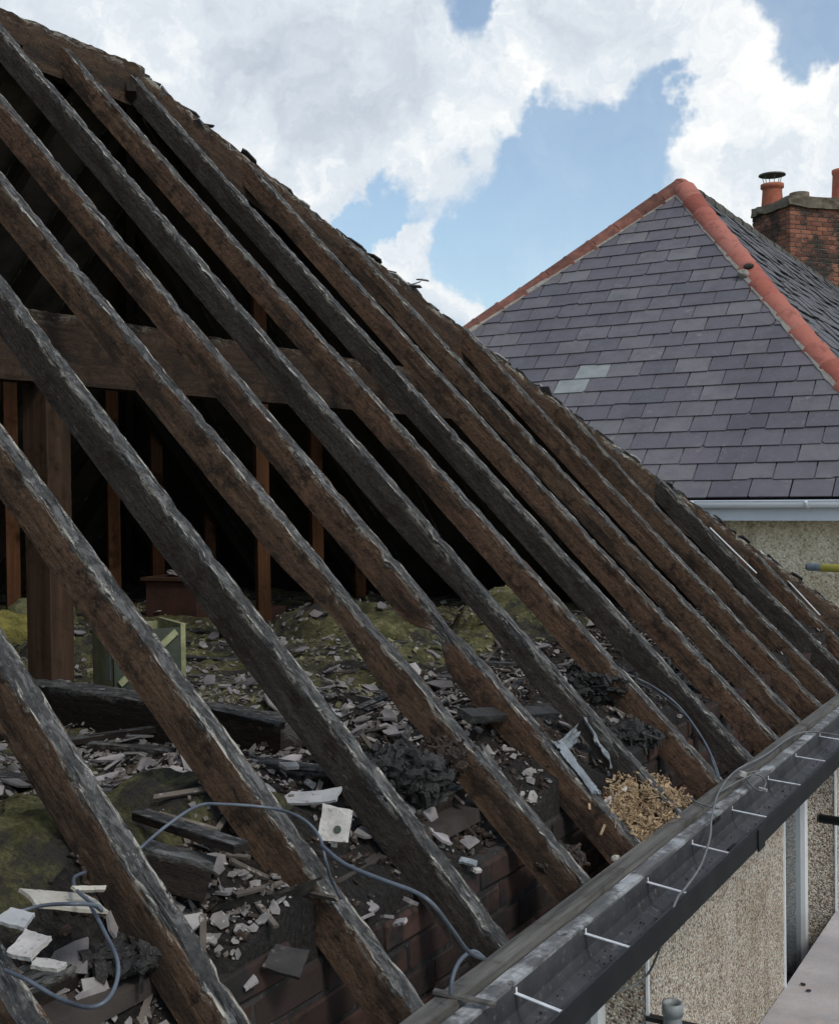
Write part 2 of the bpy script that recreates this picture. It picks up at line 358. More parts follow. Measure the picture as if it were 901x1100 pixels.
def mat_ins():
    t = MT('mineral_wool', .97, .1); v = t.coord('Object', rand=False)
    a = t.noise(v, 1.7, 5, .6); b = t.noise(v, 7, 7, .7); f = t.noise(t.coord('Object', (1, 3, 2), False), 40, 6, .75)
    c = t.ramp(b, (.28, (.060, .060, .032)), (.43, (.175, .170, .078)), (.56, (.33, .315, .15)), (.72, (.52, .50, .33)))
    d = t.ramp(f, (.3, (.035, .033, .032)), (.55, (.10, .095, .092)), (.75, (.26, .24, .24)))
    c = t.mix(t.smooth(t.noise(v, 3.1, 8, .75), .46, .58), c, d); c = t.mix(t.smooth(t.noise(v, 16, 7, .8), .56, .64), c, (.05, .045, .03))
    c = t.mix(t.math('MULTIPLY', t.smooth(f, .40, .62), .55), c, (.045, .04, .022))
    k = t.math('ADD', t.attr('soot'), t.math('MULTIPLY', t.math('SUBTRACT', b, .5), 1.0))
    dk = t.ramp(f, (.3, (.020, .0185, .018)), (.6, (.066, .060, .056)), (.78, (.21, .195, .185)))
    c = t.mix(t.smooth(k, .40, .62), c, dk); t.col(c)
    t.bump(t.math('ADD', t.math('MULTIPLY', b, 1.2), f), .03, 1); return t.m
M_INS = mat_ins()
def mat_flat():
    t = MT('mineral_felt', .95); v = t.coord('Object', rand=False); a = t.noise(v, 1.6, 6, .65); b = t.noise(v, 9, 6, .7); f = t.noise(v, 160, 3, .7)
    c = t.ramp(a, (.35, (.33, .31, .315)), (.65, (.55, .51, .51))); c = t.mix(t.smooth(b, .48, .66), c, (.46, .40, .36)); c = t.mix(t.smooth(t.noise(v, 3.5, 8, .75), .58, .66), c, (.26, .25, .255))
    c = t.mix(t.math('MULTIPLY', t.smooth(f, .5, .7), .4), c, (.25, .24, .24)); t.col(c); t.bump(f, .003, .8); return t.m
M_FLAT = mat_flat()
tg = MT('window_glass', .05, .6); tg.col((.11, .13, .14)); M_GLASS = tg.m

# ------------------------------------------------------------------ ground
gm = MB(); gm.add([(-900, -900, -2.75), (900, -900, -2.75), (900, 900, -2.75), (-900, 900, -2.75)], [(0, 1, 2, 3)])
tag(gm.build('ground', M_GRASS), kind='structure')
pm = MB(); pm.box((.0, -6, -2.80), (2.6, 8.2, -2.71))
M_PAV = simple('concrete_path', (.20, .195, .185), (.32, .31, .29), 4, .95, .003)
tag(pm.build('path', M_PAV), kind='structure')

# ------------------------------------------------------------------ burnt house
H = 3.050; RX = -2.990; YR = 3.266; YC = 6.2555; PITCH = 0.79541
house = tag(empty('burnt_house', (-3, 1.5, -2.75)), 'fire damaged house whose slates are gone, bare charred rafters above a pebbledash wall', 'house')
HO = Vector((-3, 1.5, -2.75))
def hp(o): o.parent = house; o.location = o.location - HO; return o

SD = Vector((-math.cos(PITCH), 0, math.sin(PITCH)))   # up the slope
ND = Vector((math.sin(PITCH), 0, math.cos(PITCH)))    # roof normal
YD = Vector((0, 1, 0))
def timber_mesh(name, A, B, up, w, h, rough=1.0, seed=0, cutA=None, cutB=None, seglen=.022, waist=(), sag=0.0, rag=.8, lowdark=0):
    """a timber from A to B whose top face's centre line is AB; erodes along the top arrises"""
    A, B = Vector(A), Vector(B); d = (B - A); Ln = d.length; d.normalize()
    up = (up - d * up.dot(d)).normalized(); sd_ = d.cross(up)
    if sd_.dot(YD) < 0 and abs(sd_.y) > .3: sd_ = -sd_
    n = max(6, int(Ln / seglen))
    prof = []
    for i in range(5): prof.append((-.5 + i / 4, 0.0, (.60 if i in (0, 4) else 1.0)))
    for hh, cc in ((.22, .34), (.5, .10), (.78, .05)): prof.append((.5, -hh, cc))
    prof += [(.5, -1, .12), (0, -1, .2), (-.5, -1, .12)]
    for hh, cc in ((.78, .05), (.5, .10), (.22, .34)): prof.append((-.5, -hh, cc))
    m_ = len(prof); vs = []; fs = []; uv = []; at_ = []
    per = [0]
    for i in range(m_):
        a, b = prof[i], prof[(i + 1) % m_]; per.append(per[-1] + math.hypot((a[0] - b[0]) * w, (a[1] - b[1]) * h))
    for k in range(n + 1):
        s = k / n * Ln; c0 = A + d * s + up * (-sag * math.sin(math.pi * s / Ln))
        bend = noise.noise(Vector((s * .8, seed * 3.1, 0))) * .004 * rough
        wf = 1 + .12 * rough * noise.noise(Vector((s * 2.5, seed, 7)))
        lose = (max(0, noise.noise(Vector((s * 5, seed * 5, 1))) - .12) * .06 + max(0, noise.noise(Vector((s * 17, seed * 5, 4))) - .15) * .17) * rag
        wst = 0
        for (p, wd_, am) in waist:
            wst = max(wst, am * math.exp(-((s - p) / wd_) ** 2))
        for (a, b, cc) in prof:
            jx = noise.noise(Vector((s * 9, a * 3 + seed, b * 3))) * .035 * rough + noise.noise(Vector((s * 34, a * 4 + seed, b * 4))) * .030 * rough
            jz = noise.noise(Vector((s * 9 + 50, a * 3 + seed, b * 3))) * .03 * rough + noise.noise(Vector((s * 37 + 9, a * 4 + seed, b * 4))) * .022 * rough
            aa = a * wf * (1 - wst * .7) + jx * (.6 if abs(a) == .5 else .3); bb = b * (1 - wst * .8) + jz * .5 - wst * .12
            if cc >= .6:
                corner = 1 if abs(a) == .5 else .25
                bb -= lose * corner * (1 + .6 * noise.noise(Vector((s * 22, seed, a)))); aa *= (1 - lose * .7 * corner)
                bb -= rough * .05 * abs(noise.noise(Vector((s * 30, a * 5, seed))))
            vs.append(c0 + sd_ * (aa * w + bend) + up * (bb * h)); at_.append(min(1.2, cc + wst * .8))
        ca = list(vs[-m_:])
    vs = [Vector(v) for v in vs]
    for k in range(n):
        for j in range(m_):
            j2 = (j + 1) % m_
            fs.append((k * m_ + j, (k + 1) * m_ + j, (k + 1) * m_ + j2, k * m_ + j2)); s0, s1 = k / n * Ln, (k + 1) / n * Ln
            uv.append([(s0, per[j]), (s1, per[j]), (s1, per[j + 1]), (s0, per[j + 1])])
    fs += [tuple(range(m_)), tuple(n * m_ + j for j in range(m_))[::-1]]
    uv += [[(0, per[j]) for j in range(m_)], [(Ln, per[j]) for j in range(m_)][::-1]]
    org = A.copy()
    me = bpy.data.meshes.new(name); me.from_pydata([tuple(v - org) for v in vs], [], fs)
    l = me.uv_layers.new(name='UVMap'); i = 0
    for u in uv:
        for q in u: l.data[i].uv = q; i += 1
    a_ = me.attributes.new('char', 'FLOAT', 'POINT')
    for i, x in enumerate(at_): a_.data[i].value = x
    for p in me.polygons: p.use_smooth = False
    bm = bmesh.new(); bm.from_mesh(me); bmesh.ops.recalc_face_normals(bm, faces=bm.faces); bm.to_mesh(me); bm.free()
    return me, org
def timber(name, A, B, up, w, h, mat, parent='house', **k):
    me, org = timber_mesh(name, A, B, up, w, h, **k)
    o = link(name, me, mat, None, org)
    if parent == 'house': hp(o)
    elif parent is not None: o.parent = parent
    return o

DY = {0: (.052, .025), 1: (-.019, .14), 2: (0, .013), 3: (-.026, .034), 4: (.048, -.042), 5: (.013, -.055), 6: (-.014, -.021), 7: (.026, -.017),
      8: (.006, .02), 9: (-.009, .036), 10: (-.021, -.03), 11: (-.018, .05), 12: (-.042, -.017)}
MATK = {0: M_RB, 1: M_RB, 2: M_RB, 3: M_RD, 4: M_RB, 5: M_RR, 6: M_RD, 7: M_RR, 8: M_RD, 9: M_RR, 10: M_RB, 11: M_RR, 12: M_RB, 13: M_RD, 14: M_RR}
RW, RH = .049, .096
top_x = RX + .03
WAIST = {4: [(.98, .18, .35), (.55, .1, .2)], 5: [(.86, .07, .7)], 6: [(.9, .3, .3), (.4, .2, .3)]}
for k in range(-8, 16):
    y = k * .4; d0, d1 = DY.get(k, (0, 0)); y0 = y + d0; y1 = y + d1
    if y > YR + .05:                      # jack rafter dying on the hip
        hx = -(YC - y) + .045; xt = hx
        y1 = y0 + (y1 - y0) * (xt / top_x)
    else: xt = top_x
    Ao = -ND * .0
    A = Vector((0.0, y0, 0)) - ND * .0; B = Vector((xt, y1, -xt * TAN))
    A = A + SD * -.02
    timber('rafter', A, B, ND, RW, RH, MATK.get(k, M_RB), seed=k + 20, waist=WAIST.get(k, ()), sag=.012, rag=1.0)
# ridge board, hip rafters
timber('ridge_board', (RX, -3.2, H + .035), (RX, YR + .03, H + .035), Vector((0, 0, 1)), .05, .21, M_HIP, seed=3, rag=.7)
hipd = Vector((1, 1, -TAN)).normalized(); hup = Vector((0, 0, 1))
hA = Vector((RX - .02, YR - .02, H + .045)); hB = Vector((0.03, YC + .03, .02))
timber('hip_rafter', hA, hB, hup, .045, .17, M_HIP, seed=9, rag=1.2, sag=.055)
timber('hip_rafter', (RX - .02, YR - .02, H + .05), (2 * RX, YC, .0), hup, .045, .22, M_RK, seed=19)
# far slope and end slope: rafters, battens and sooted felt still in place
for k in range(-8, 16):
    y = k * .4 + .1
    xt = RX - .03 if y < YR else 2 * RX + (YC - y) - .05
    if abs(xt - 2 * RX) < .15: continue
    A = Vector((2 * RX, y, 0)); B = Vector((xt, y, (xt - 2 * RX) * TAN))
    timber('far_rafter', A, B, Vector((-ND.x, 0, ND.z)), .05, .1, M_RK, seed=k + 70, seglen=.4, rough=.4)
for i in range(15):
    x = 2 * RX + .2 + i * .4
    if x > -.15: break
    dd = min(-x, x - 2 * RX)
    A = Vector((x, YC - .02, -.075)); B = Vector((x, YC - dd + .06, (dd - .06) * TAN - .085))
    timber('end_rafter', A, B, Vector((0, ND.x, ND.z)), .05, .1, M_RK, seed=i + 120, seglen=.4, rough=.4)
e_ = .012
fe = MB()
n1 = Vector((-ND.x, 0, ND.z)); n2 = Vector((0, ND.x, ND.z))
def slab(mb, pts, nn, t):
    n = len(pts); a = [Vector(p) for p in pts]; b = [p + nn * t for p in a]
    mb.add(a + b, [tuple(range(n))[::-1], tuple(range(n, 2 * n))] + [(i, (i + 1) % n, n + (i + 1) % n, n + i) for i in range(n)])
slab(fe, [Vector((2 * RX - .1, -3.2, -.1 * TAN)) + n1 * e_, Vector((RX - .0, -3.2, H - .0)) + n1 * e_, Vector((RX - .0, YR + .12, H - .0)) + n1 * e_, Vector((2 * RX - .1, YC + .3, -.1 * TAN)) + n1 * e_], n1, .006)
hp(fe.build('roof_felt', M_SOOT))
fe = MB(); e2 = -.055; slab(fe, [Vector((2 * RX - .35, YC + .05, -.05)) + n2 * e2, Vector((RX - .12, YR + .0, H)) + n2 * e2, Vector((RX + .03, YR + .06, H - .06)) + n2 * e2, Vector((.0, YC + .06, -.06)) + n2 * e2], n2, .006)
hp(fe.build('roof_felt', M_SOOT))
bt = MB(); bt.box((0, -.019, 0), (1, .019, .02))
for i in range(17):
    zz = .12 + i * .175; x = 2 * RX + zz / TAN; y1 = YC - zz / TAN
    q = MB(); c = Vector((x, 0, zz)) + n1 * .022; sl_ = Vector((ND.z, 0, ND.x))
    q.box((-.019, -3.2, 0), (.019, y1, .02), Matrix.Translation(c) @ Matrix((Vector((ND.z, 0, ND.x)), YD, n1)).transposed().to_4x4())
    hp(q.build('batten', M_POST))
    q = MB(); x0, x1 = 2 * RX + zz / TAN + .02, -zz / TAN - .02; c = Vector((0, YC - zz / TAN, zz)) + n2 * -.045
    q.box((x0, -.019, 0), (x1, .019, .02), Matrix.Translation(c) @ Matrix((Vector((1, 0, 0)), Vector((0, -ND.z, ND.x)) * -1, n2)).transposed().to_4x4())
    hp(q.build('batten', M_SOOT))
# far-slope slates, outside (seen only from the side)
fs_ = MB()
for i in range(16):
    zz = .05 + i * .185; x = 2 * RX + zz / TAN - .0
    y1 = YC - zz / TAN
    j = 0; y = -3.2 + (.15 if i % 2 else 0)
    while y < y1 - .1:
        c = Vector((x, y, zz)) + n1 * .045
        fs_.box((-.05, .003, 0), (.30, min(.297, y1 - y), .006), Matrix.Translation(c) @ Matrix((Vector((ND.z, 0, ND.x)), YD, n1)).transposed().to_4x4() @ Matrix.Rotation(.025, 4, 'Y'))
        y += .3
o = hp(fs_.build('far_slates', M_SLATE)); o['kind'] = 'stuff'
fs_ = MB(); rs = random.Random(5)
for i in range(15):
    zz = .05 + i * .185; dd = zz / TAN
    x = 2 * RX + dd + .05 + (.15 if i % 2 else 0)
    while x < -dd - .42:
        c = Vector((x, YC - dd, zz)) + n2 * -.022
        fs_.box((.003, -.05, 0), (.297, .30, .006), Matrix.Translation(c) @ Matrix((Vector((1, 0, 0)), Vector((0, -ND.z, ND.x)), n2)).transposed().to_4x4() @ Matrix.Rotation(-.025, 4, 'X'))
        x += .3
o = hp(fs_.build('end_slates', M_SLATE)); o['kind'] = 'stuff'

# purlin, post, sole beam, studs
timber('purlin', (-1.905, -3.2, 1.605), (-1.905, 4.42, 1.605), Vector((0, 0, 1)), .075, .235, M_PUR, seed=41, rag=.3, rough=.5)
timber('post', (-1.905, 1.652, 1.366), (-1.905, 1.652, .38), Vector((1, 0, 0)), .10, .11, M_POSTG, seed=43, rag=.15, rough=.35).location += Vector((.05, 0, 0))
pA = at(48, 733, 2, .40); pB = at(305, 776, 2, .40)
timber('sole_beam', pA + Vector((-.5, .1, 0)), pB + Vector((.0, .05, 0)), Vector((0, 0, 1)), .11, .12, M_RK, seed=44, rag=.6)
pC = at(380, 772, 2, .38)
for i, (px, yb, ztop) in enumerate(((285, 668, 2.75), (343, 655, 2.75), (388, 643, 2.75))):
    b = at(px, yb, 2, .3); b = Vector((b.x, b.y, .25))
    zt = min(2.2, (b.x - 2 * RX) * TAN - .1) if b.x < RX else min(2.9, -b.x * TAN - .15)
    zt = min(zt, (YC - b.y) * TAN - .1)
    timber('stud', (b.x, b.y, zt), b, Vector((.8, -.5, 0)), .07, .05, M_STUDG, seed=50 + i, rag=.1, rough=.3)
for i, (px, yb) in enumerate(((14, 640), (123, 622), (170, 615), (226, 600))):
    b = at(px, 560, 0, -4.25); b = Vector((-4.25, b.y, .22))
    zt = min((b.x - 2 * RX) * TAN, (YC - b.y) * TAN) - .1
    timber('stud', (b.x, b.y, zt), b, Vector((.8, -.5, 0)), .075, .05, M_STUDG, seed=60 + i, rag=.1, rough=.3)
# ceiling joists (mostly buried)
for k in range(-7, 15):
    y = k * .4 + .06
    if abs(y - 1.65) < .15: continue
    x1 = -.47 if k != 1 else -.62
    timber('ceiling_joist', (x1, y, .325 if k < 5 else .29), (2 * RX + .4, y, .29), Vector((0, 0, 1)), .05, .12, M_RK, seed=200 + k, seglen=.12, rag=.9)
# wall plate
timber('wall_plate', (-.43, -3.0, .205), (-.43, 1.02, .205), Vector((0, 0, 1)), .11, .10, M_RK, seed=91, rag=.9)
timber('wall_plate', (-.43, 1.3, .20), (-.43, 6.0, .195), Vector((0, 0, 1)), .11, .09, M_RK, seed=92, rag=.9)

# ceiling sheet, outer walls
cm = MB(); cm.box((2 * RX + .3, -3.1, .13), (-.3, YC - .3, .165)); hp(cm.build('ceiling', M_SOOT))
WX = -.2
win = [(1.45, 2.604), (4.463, 5.614)]       # openings along y
wz0, wz1 = -1.95, -.40
wl = MB()
def wallseg(y0, y1, z0, z1): wl.box((-.46, y0, z0), (WX, y1, z1))
wallseg(-3.0, win[0][0], -2.75, -.24); wallseg(win[0][1], win[1][0], -2.75, -.24); wallseg(win[1][1], YC - .2, -2.75, -.24)
for a, b in win: wallseg(a, b, -2.75, wz0); wallseg(a, b, wz1, -.24)
wl.box((2 * RX + .2, YC - .46, -2.75), (-.46, YC - .2, -.24)); wl.box((2 * RX + .2, -3.0, -2.75), (-.46, -2.75, -.24)); wl.box((2 * RX + .2, -2.75, -2.75), (2 * RX + .46, YC - .46, -.24))
hp(wl.build('wall', M_PEB))
gb = MB()
slab(gb, [(2 * RX + .2, -3.02, -.24), (-.2, -3.02, -.24), (-.2, -3.02, .05), (RX, -3.02, H - .2), (2 * RX + .2, -3.02, .05)], Vector((0, 1, 0)), .1)
hp(gb.build('gable_wall', M_SOOT))
for a, b in win:
    fr = MB(); xf, xb = WX - .145, WX - .195; t = .07
    fr.box((xb, a + .002, wz0 + .002), (xf, a + t, wz1 - .002)); fr.box((xb, b - t, wz0 + .002), (xf, b - .002, wz1 - .002))
    fr.box((xb, a + t, wz0 + .002), (xf, b - t, wz0 + t)); fr.box((xb, a + t, wz1 - t), (xf, b - t, wz1 - .002))
    mid = (a + b) / 2; fr.box((xb, mid - .03, wz0 + t), (xf - .004, mid + .03, wz1 - t))
    w_ = hp(fr.build('window', M_UPVC))
    for y0, y1 in ((a + t, mid - .03), (mid + .03, b - t)):
        g_ = MB(); g_.box((xb + .015, y0, wz0 + t), (xb + .025, y1, wz1 - t)); q = g_.build('pane', M_GLASS); q.parent = w_; q.location = -Vector((0, 0, 0))
        q.matrix_parent_inverse = Matrix.Identity(4)
    for yy, sgn in ((a, -1), (b, 1)):
        bd = MB(); bd.box((WX - .001, yy - .006, wz0), (WX + .008, yy + .006, wz1)); hp(bd.build('corner_bead', M_UPVC))

# brickwork exposed at the eaves
bv = []
def brick_mesh(sx, sy, sz, sd, j=.004):
    r = random.Random(sd); q = MB(); q.box((-sx / 2, -sy / 2, -sz / 2), (sx / 2, sy / 2, sz / 2)); me = mesh('brick', q.v, q.f)
    bm = bmesh.new(); bm.from_mesh(me); bmesh.ops.bevel(bm, geom=bm.edges[:], offset=.005, segments=1, affect='EDGES')
    for v in bm.verts: v.co += Vector((r.uniform(-j, j), r.uniform(-j, j), r.uniform(-j, j)))
    bm.to_mesh(me); bm.free(); return me
BV = [brick_mesh(.10, .213, .064, i) for i in range(4)]
HV = [brick_mesh(.21, .10, .064, i + 9) for i in range(3)]
for m_ in BV + HV: m_.materials.append(M_BRO)
rb = random.Random(11); topz = {}
mo = MB()
for c in range(6):
    z = -.20 + c * .076
    y = -1.0 + (.112 if c % 2 else 0)
    while y < 5.95:
        lim = .12 + .10 * noise.noise(Vector((y * 1.3, 3.3, 0)))
        if y > 2.9: lim = .18
        if z + .03 < lim + (.0 if c < 5 else -.05):
            o = link('brick', BV[rb.randrange(4)], None, None, (-.275 + rb.uniform(-.006, .006), y, z), (rb.uniform(-.02, .02), rb.uniform(-.02, .02), rb.uniform(-.02, .02)))
            hp(o); topz[round(y, 2)] = z
        y += .2245
mo.box((-.33, -1.1, -.238), (-.232, 6.0, .07)); hp(mo.build('brick_mortar', M_FELT))
# fascia, fillet, gutter
timber('tilting_fillet', (.020, -3.2, .012), (.020, 6.3, .012), Vector((0, 0, 1)), .045, .035, M_FIL, seed=301, rag=.5, rough=.5, seglen=.08)
timber('fascia', (.067, -3.2, -.004), (.067, 6.3, -.004), Vector((0, 0, 1)), .038, .20, M_FAS, seed=302, rag=.25, rough=.35, seglen=.08)
so_ = MB(); so_.box((WX + .002, -3.0, -.225), (.045, 6.25, -.210)); hp(so_.build('soffit', M_FELT))
gu = MB(); gx0, gx1 = .090, .205
prof = [(gx0, -.012), (gx0 + .002, -.060), (gx0 + .012, -.082), (gx0 + .045, -.092), (gx1 - .03, -.088), (gx1 - .006, -.062), (gx1 - .001, -.026), (gx1 + .010, -.020)]
thick = [(gx1 + .010, -.030), (gx1 + .006, -.066), (gx1 - .018, -.096), (gx0 + .045, -.100), (gx0 + .006, -.090), (gx0 - .003, -.060), (gx0 - .003, -.012)]
pp = prof + thick; ys = [-3.2, 6.3]; vs = []; ny = 40
for i in range(ny + 1):
    y = -3.2 + 9.5 * i / ny
    for k, (x, z) in enumerate(pp): vs.append((x + .0015 * noise.noise(Vector((y * 2, k * .2, 0))), y, z + .002 * noise.noise(Vector((y * 1.5, 4, 0)))))
n_ = len(pp); fs = []
for i in range(ny):
    for k in range(n_): fs.append((i * n_ + k, i * n_ + (k + 1) % n_, (i + 1) * n_ + (k + 1) % n_, (i + 1) * n_ + k))
fs += [tuple(range(n_)), tuple(ny * n_ + k for k in range(n_))[::-1]]
gut = hp(link('gutter', mesh('gutter', vs, fs), M_GUT))
lp = MB(); lp.box((gx1 + .0105, -3.2, -.075), (gx1 + .021, 6.3, -.019)); q = lp.build('gutter_lip', M_GLIP); q.parent = gut
for i, y in enumerate([-.55, -.15, .25, .62, 1.02, 1.39, 1.81, 2.19, 2.60, 3.05, 3.46, 3.88, 4.3, 4.72, 5.1, 5.5]):
    st = MB(); dy = -.035; j = (.012 * noise.noise(Vector((i * 3.3, 0, 0))))
    M_ = Matrix.Translation((gx0 - .002, y, -.026 + j * .3)) @ Matrix.Rotation(math.atan2(dy + j, .118), 4, 'Z')
    st.box((0, -.005, 0), (.123, .005, .002), M_); st.box((-.002, -.006, -.002), (.002, .006, .012), M_)
    q = st.build('strap', M_STRAP); q.parent = gut
for y in (-.9, 2.42, 4.5):
    for nm_, lo_, hi_ in (('gutter_union', (gx1 + .0215, y - .035, -.082), (gx1 + .026, y + .035, -.016)), ('union_clip', (gx0 + .002, y - .035, -.018), (gx0 + .006, y + .035, -.006)), ('union_seal', (gx0 + .045, y - .035, -.0895), (gx1 - .03, y + .035, -.086))):
        q = MB(); q.box(lo_, hi_); u_ = q.build(nm_, M_GLIP); u_.parent = gut
cl = MB(); p = at(470, 1068, 2, .02); cl.box((-.05, -.008, 0), (.075, .008, .006), Matrix.Translation((.04, p.y + .02, .012)) @ Matrix.Rotation(.25, 4, 'Z') @ Matrix.Rotation(.12, 4, 'Y'))
q = hp(cl.build('fascia_clip', M_FIL))

# loft floor: insulation and rubble
def fh(x, y):
    z = .285 + .045 * fbm((x * 1.6, y * 1.6, 2), 4) + .03 * noise.noise(Vector((x * .9, y * 3.2, 9)))
    m1 = max(0, 1 - (abs(x + .60) / .42)); z += .02 * m1 * (1 + 1.5 * noise.noise(Vector((x * 4, y * 4, 5))))
    if x > -.55: z -= (x + .55) * .55 * (1 + .8 * noise.noise(Vector((y * 2.2, 7, 1))))
    z += .03 * noise.noise(Vector((x * 8, y * 8, 1))) + .016 * noise.noise(Vector((x * 19, y * 19, 1)))
    # rolled-up quilts near the front left corner
    for cx, cy, ax, ay, hh in ((-.66, .38, .30, .13, .085), (-.80, .60, .28, .10, .07), (-.64, .84, .20, .10, .05), (-1.35, .62, .35, .13, .06), (-1.3, 2.2, .3, .14, .07), (-2.6, 2.5, .4, .3, .15), (-2.2, 3.9, .5, .3, .14), (-1.5, 4.3, .3, .3, .2), (-1.4, 2.6, .5, .12, .06), (-3.4, 1.6, .4, .3, .2)):
        t = ((x - cx) / ax) ** 2 + ((y - cy) / ay) ** 2
        if t < 1: z += hh * math.sqrt(1 - t)
    return z
nx, ny = 190, 250; x0, x1, y0, y1 = 2 * RX + .35, -.232, -2.9, 6.0
vs = []; sootv = []; fs = []
for j in range(ny + 1):
    y = y0 + (y1 - y0) * j / ny
    for i in range(nx + 1):
        t = i / nx; x = x0 + (x1 - x0) * (1 - (1 - t) ** 1.5); vs.append((x, y, fh(x, y)))
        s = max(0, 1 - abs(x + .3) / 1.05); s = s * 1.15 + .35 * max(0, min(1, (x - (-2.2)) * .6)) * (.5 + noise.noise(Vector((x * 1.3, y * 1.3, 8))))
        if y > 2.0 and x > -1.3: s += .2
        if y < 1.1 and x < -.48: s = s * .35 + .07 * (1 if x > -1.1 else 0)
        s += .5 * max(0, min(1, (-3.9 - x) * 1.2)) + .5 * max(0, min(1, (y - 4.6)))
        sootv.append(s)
for j in range(ny):
    for i in range(nx): a = j * (nx + 1) + i; fs.append((a, a + 1, a + nx + 2, a + nx + 1))
nb0 = len(vs)
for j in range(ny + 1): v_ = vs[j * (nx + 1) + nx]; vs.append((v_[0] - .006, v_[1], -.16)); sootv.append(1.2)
for j in range(ny): a = j * (nx + 1) + nx; fs.append((a, nb0 + j, nb0 + j + 1, a + nx + 1))
me = mesh('loft_insulation', vs, fs, True); a_ = me.attributes.new('soot', 'FLOAT', 'POINT'); a_.data.foreach_set('value', sootv)
tag(link('loft_insulation', me, M_INS), 'yellow green mineral wool quilt and soot covering the loft floor behind the rafters', 'insulation', kind='stuff')

# shards
def shard(sd, sx, sy, t, n=7, rag=.25):
    r = random.Random(sd); pts = []
    for i in range(n):
        a = 2 * math.pi * (i + r.uniform(-.3, .3)) / n; q = max(abs(math.cos(a)), abs(math.sin(a)))
        k = (1 - rag * r.random()) / q ** .6; pts.append((math.cos(a) * sx * .5 * k, math.sin(a) * sy * .5 * k))
    bend = r.uniform(-.15, .15); top = [Vector((x, y, t / 2 + bend * x * x / max(sx, .01) * .8 + r.uniform(-.1, .1) * t)) for x, y in pts]
    bot = [Vector((p.x * .97, p.y * .97, p.z - t)) for p in top]
    return top + bot, [tuple(range(n)), tuple(range(n, 2 * n))[::-1]] + [(i, n + i, n + (i + 1) % n, (i + 1) % n) for i in range(n)]
SH = []
for i in range(14):
    r = random.Random(i); vs, fs = shard(i, r.uniform(.07, .14), r.uniform(.04, .08), r.uniform(.004, .007), r.choice((5, 5, 6, 7)), .45)
    me = mesh('slate_fragment', vs, fs); me.materials.append(M_SLF); SH.append(me)
rr = random.Random(77)
def patchy(x, y):
    d = .72 + 1.2 * noise.noise(Vector((x * 1.9 + 5, y * 1.9, 3)))
    for cx, cy, rx_, ry_, a in PATCH: d += a * math.exp(-((x - cx) / rx_) ** 2 - ((y - cy) / ry_) ** 2)
    return d
PATCH = []
for px, py, rx_, ry_, a in ((190, 790, .35, .28, 1.6), (280, 740, .4, .25, .6), (300, 790, .2, .15, .8), (380, 775, .25, .2, .8), (60, 880, .25, .13, -2.5), (260, 850, .2, .12, -1), (20, 930, .15, .12, -2.5), (430, 680, .4, .4, -.8), (260, 690, .4, .2, -.3), (20, 790, .3, .2, .8)):
    q = at(px, py, 2, .33); PATCH.append((q.x, q.y, rx_, ry_, a))
def normal_at(x, y):
    e = .03; return Vector((-(fh(x + e, y) - fh(x - e, y)) / (2 * e), -(fh(x, y + e) - fh(x, y - e)) / (2 * e), 1)).normalized()
def pose(x, y, r, tilt=.2):
    q = normal_at(x, y).to_track_quat('Z', 'Y'); e = Euler((r.gauss(0, tilt), r.gauss(0, tilt), r.uniform(0, 6.28)))
    return (q.to_matrix().to_4x4() @ e.to_matrix().to_4x4())
cnt = 0; tries = 0
while cnt < 250 and tries < 6000:
    tries += 1
    px = rr.uniform(-10, 860); py = rr.uniform(640, 1000)
    p = at(px, py, 2, .31)
    if not (-4.0 < p.x < -.28 and -.6 < p.y < 5.6): continue
    if rr.random() > patchy(p.x, p.y) * (1 if p.x < -.7 else .6): continue
    o = link('slate_fragment', SH[rr.randrange(14)], None, None)
    M4 = Matrix.Translation((p.x, p.y, fh(p.x, p.y) + .012 + rr.random() * .015)) @ pose(p.x, p.y, rr)
    o.matrix_world = M4; s = rr.uniform(.6, 1.35); o.scale = (s, s, 1)
    tag(o, 'broken grey slate fragment lying in the rubble on the loft floor', 'slate fragment', 'slate fragments scattered over the loft floor'); cnt += 1
ch = MB()
for i in range(40000):
    if i < 34000:
        px = rr.uniform(-20, 900); py = rr.uniform(625, 1060); p = at(px, py, 2, .3)
    else: p = Vector((rr.uniform(-.95, -.22), rr.uniform(-.4, 5.8), 0))
    if not (-4.6 < p.x < -.235 and -.8 < p.y < 5.8): continue
    if rr.random() > patchy(p.x, p.y) * (1 if p.x < -.7 else .32): continue
    s = .005 + .030 * rr.random() ** 2.6; vs, fs = shard(i, s * rr.uniform(1, 1.8), s, s * .1, rr.choice((5, 6)), .45)
    M4 = Matrix.Translation((p.x, p.y, fh(p.x, p.y) + rr.uniform(.002, .014))) @ pose(p.x, p.y, rr, .45)
    ch.add([M4 @ v for v in vs], fs)
tag(ch.build('slate_rubble', M_CHIP), 'small grey slate chips strewn thickly over the loft floor and wall top', 'rubble', kind='stuff')
tf = MB(); rt = random.Random(12)
for i in range(6500):
    x = rt.uniform(-4.6, -.45); y = rt.uniform(-.6, 5.2)
    if noise.noise(Vector((x * 2.2, y * 2.2, 31))) < -.12 or (x > -1.3 and y < 1.3) or (x > -.9 and y > 1.1): continue
    s = .004 + .028 * rt.random() ** 2.4; vs, fs = shard(i, s * rt.uniform(1, 2), s, s * .45, 6, .5)
    M4 = Matrix.Translation((x, y, fh(x, y) + .002)) @ pose(x, y, rt, .5); tf.add([M4 @ v for v in vs], fs)
tag(tf.build('wool_tufts', simple('wool_tufts', (.10, .098, .05), (.27, .255, .14), 5, .97, .01, c3=(.36, .34, .24))), 'torn yellow green tufts of mineral wool lying on the loft quilt', 'insulation', kind='stuff')
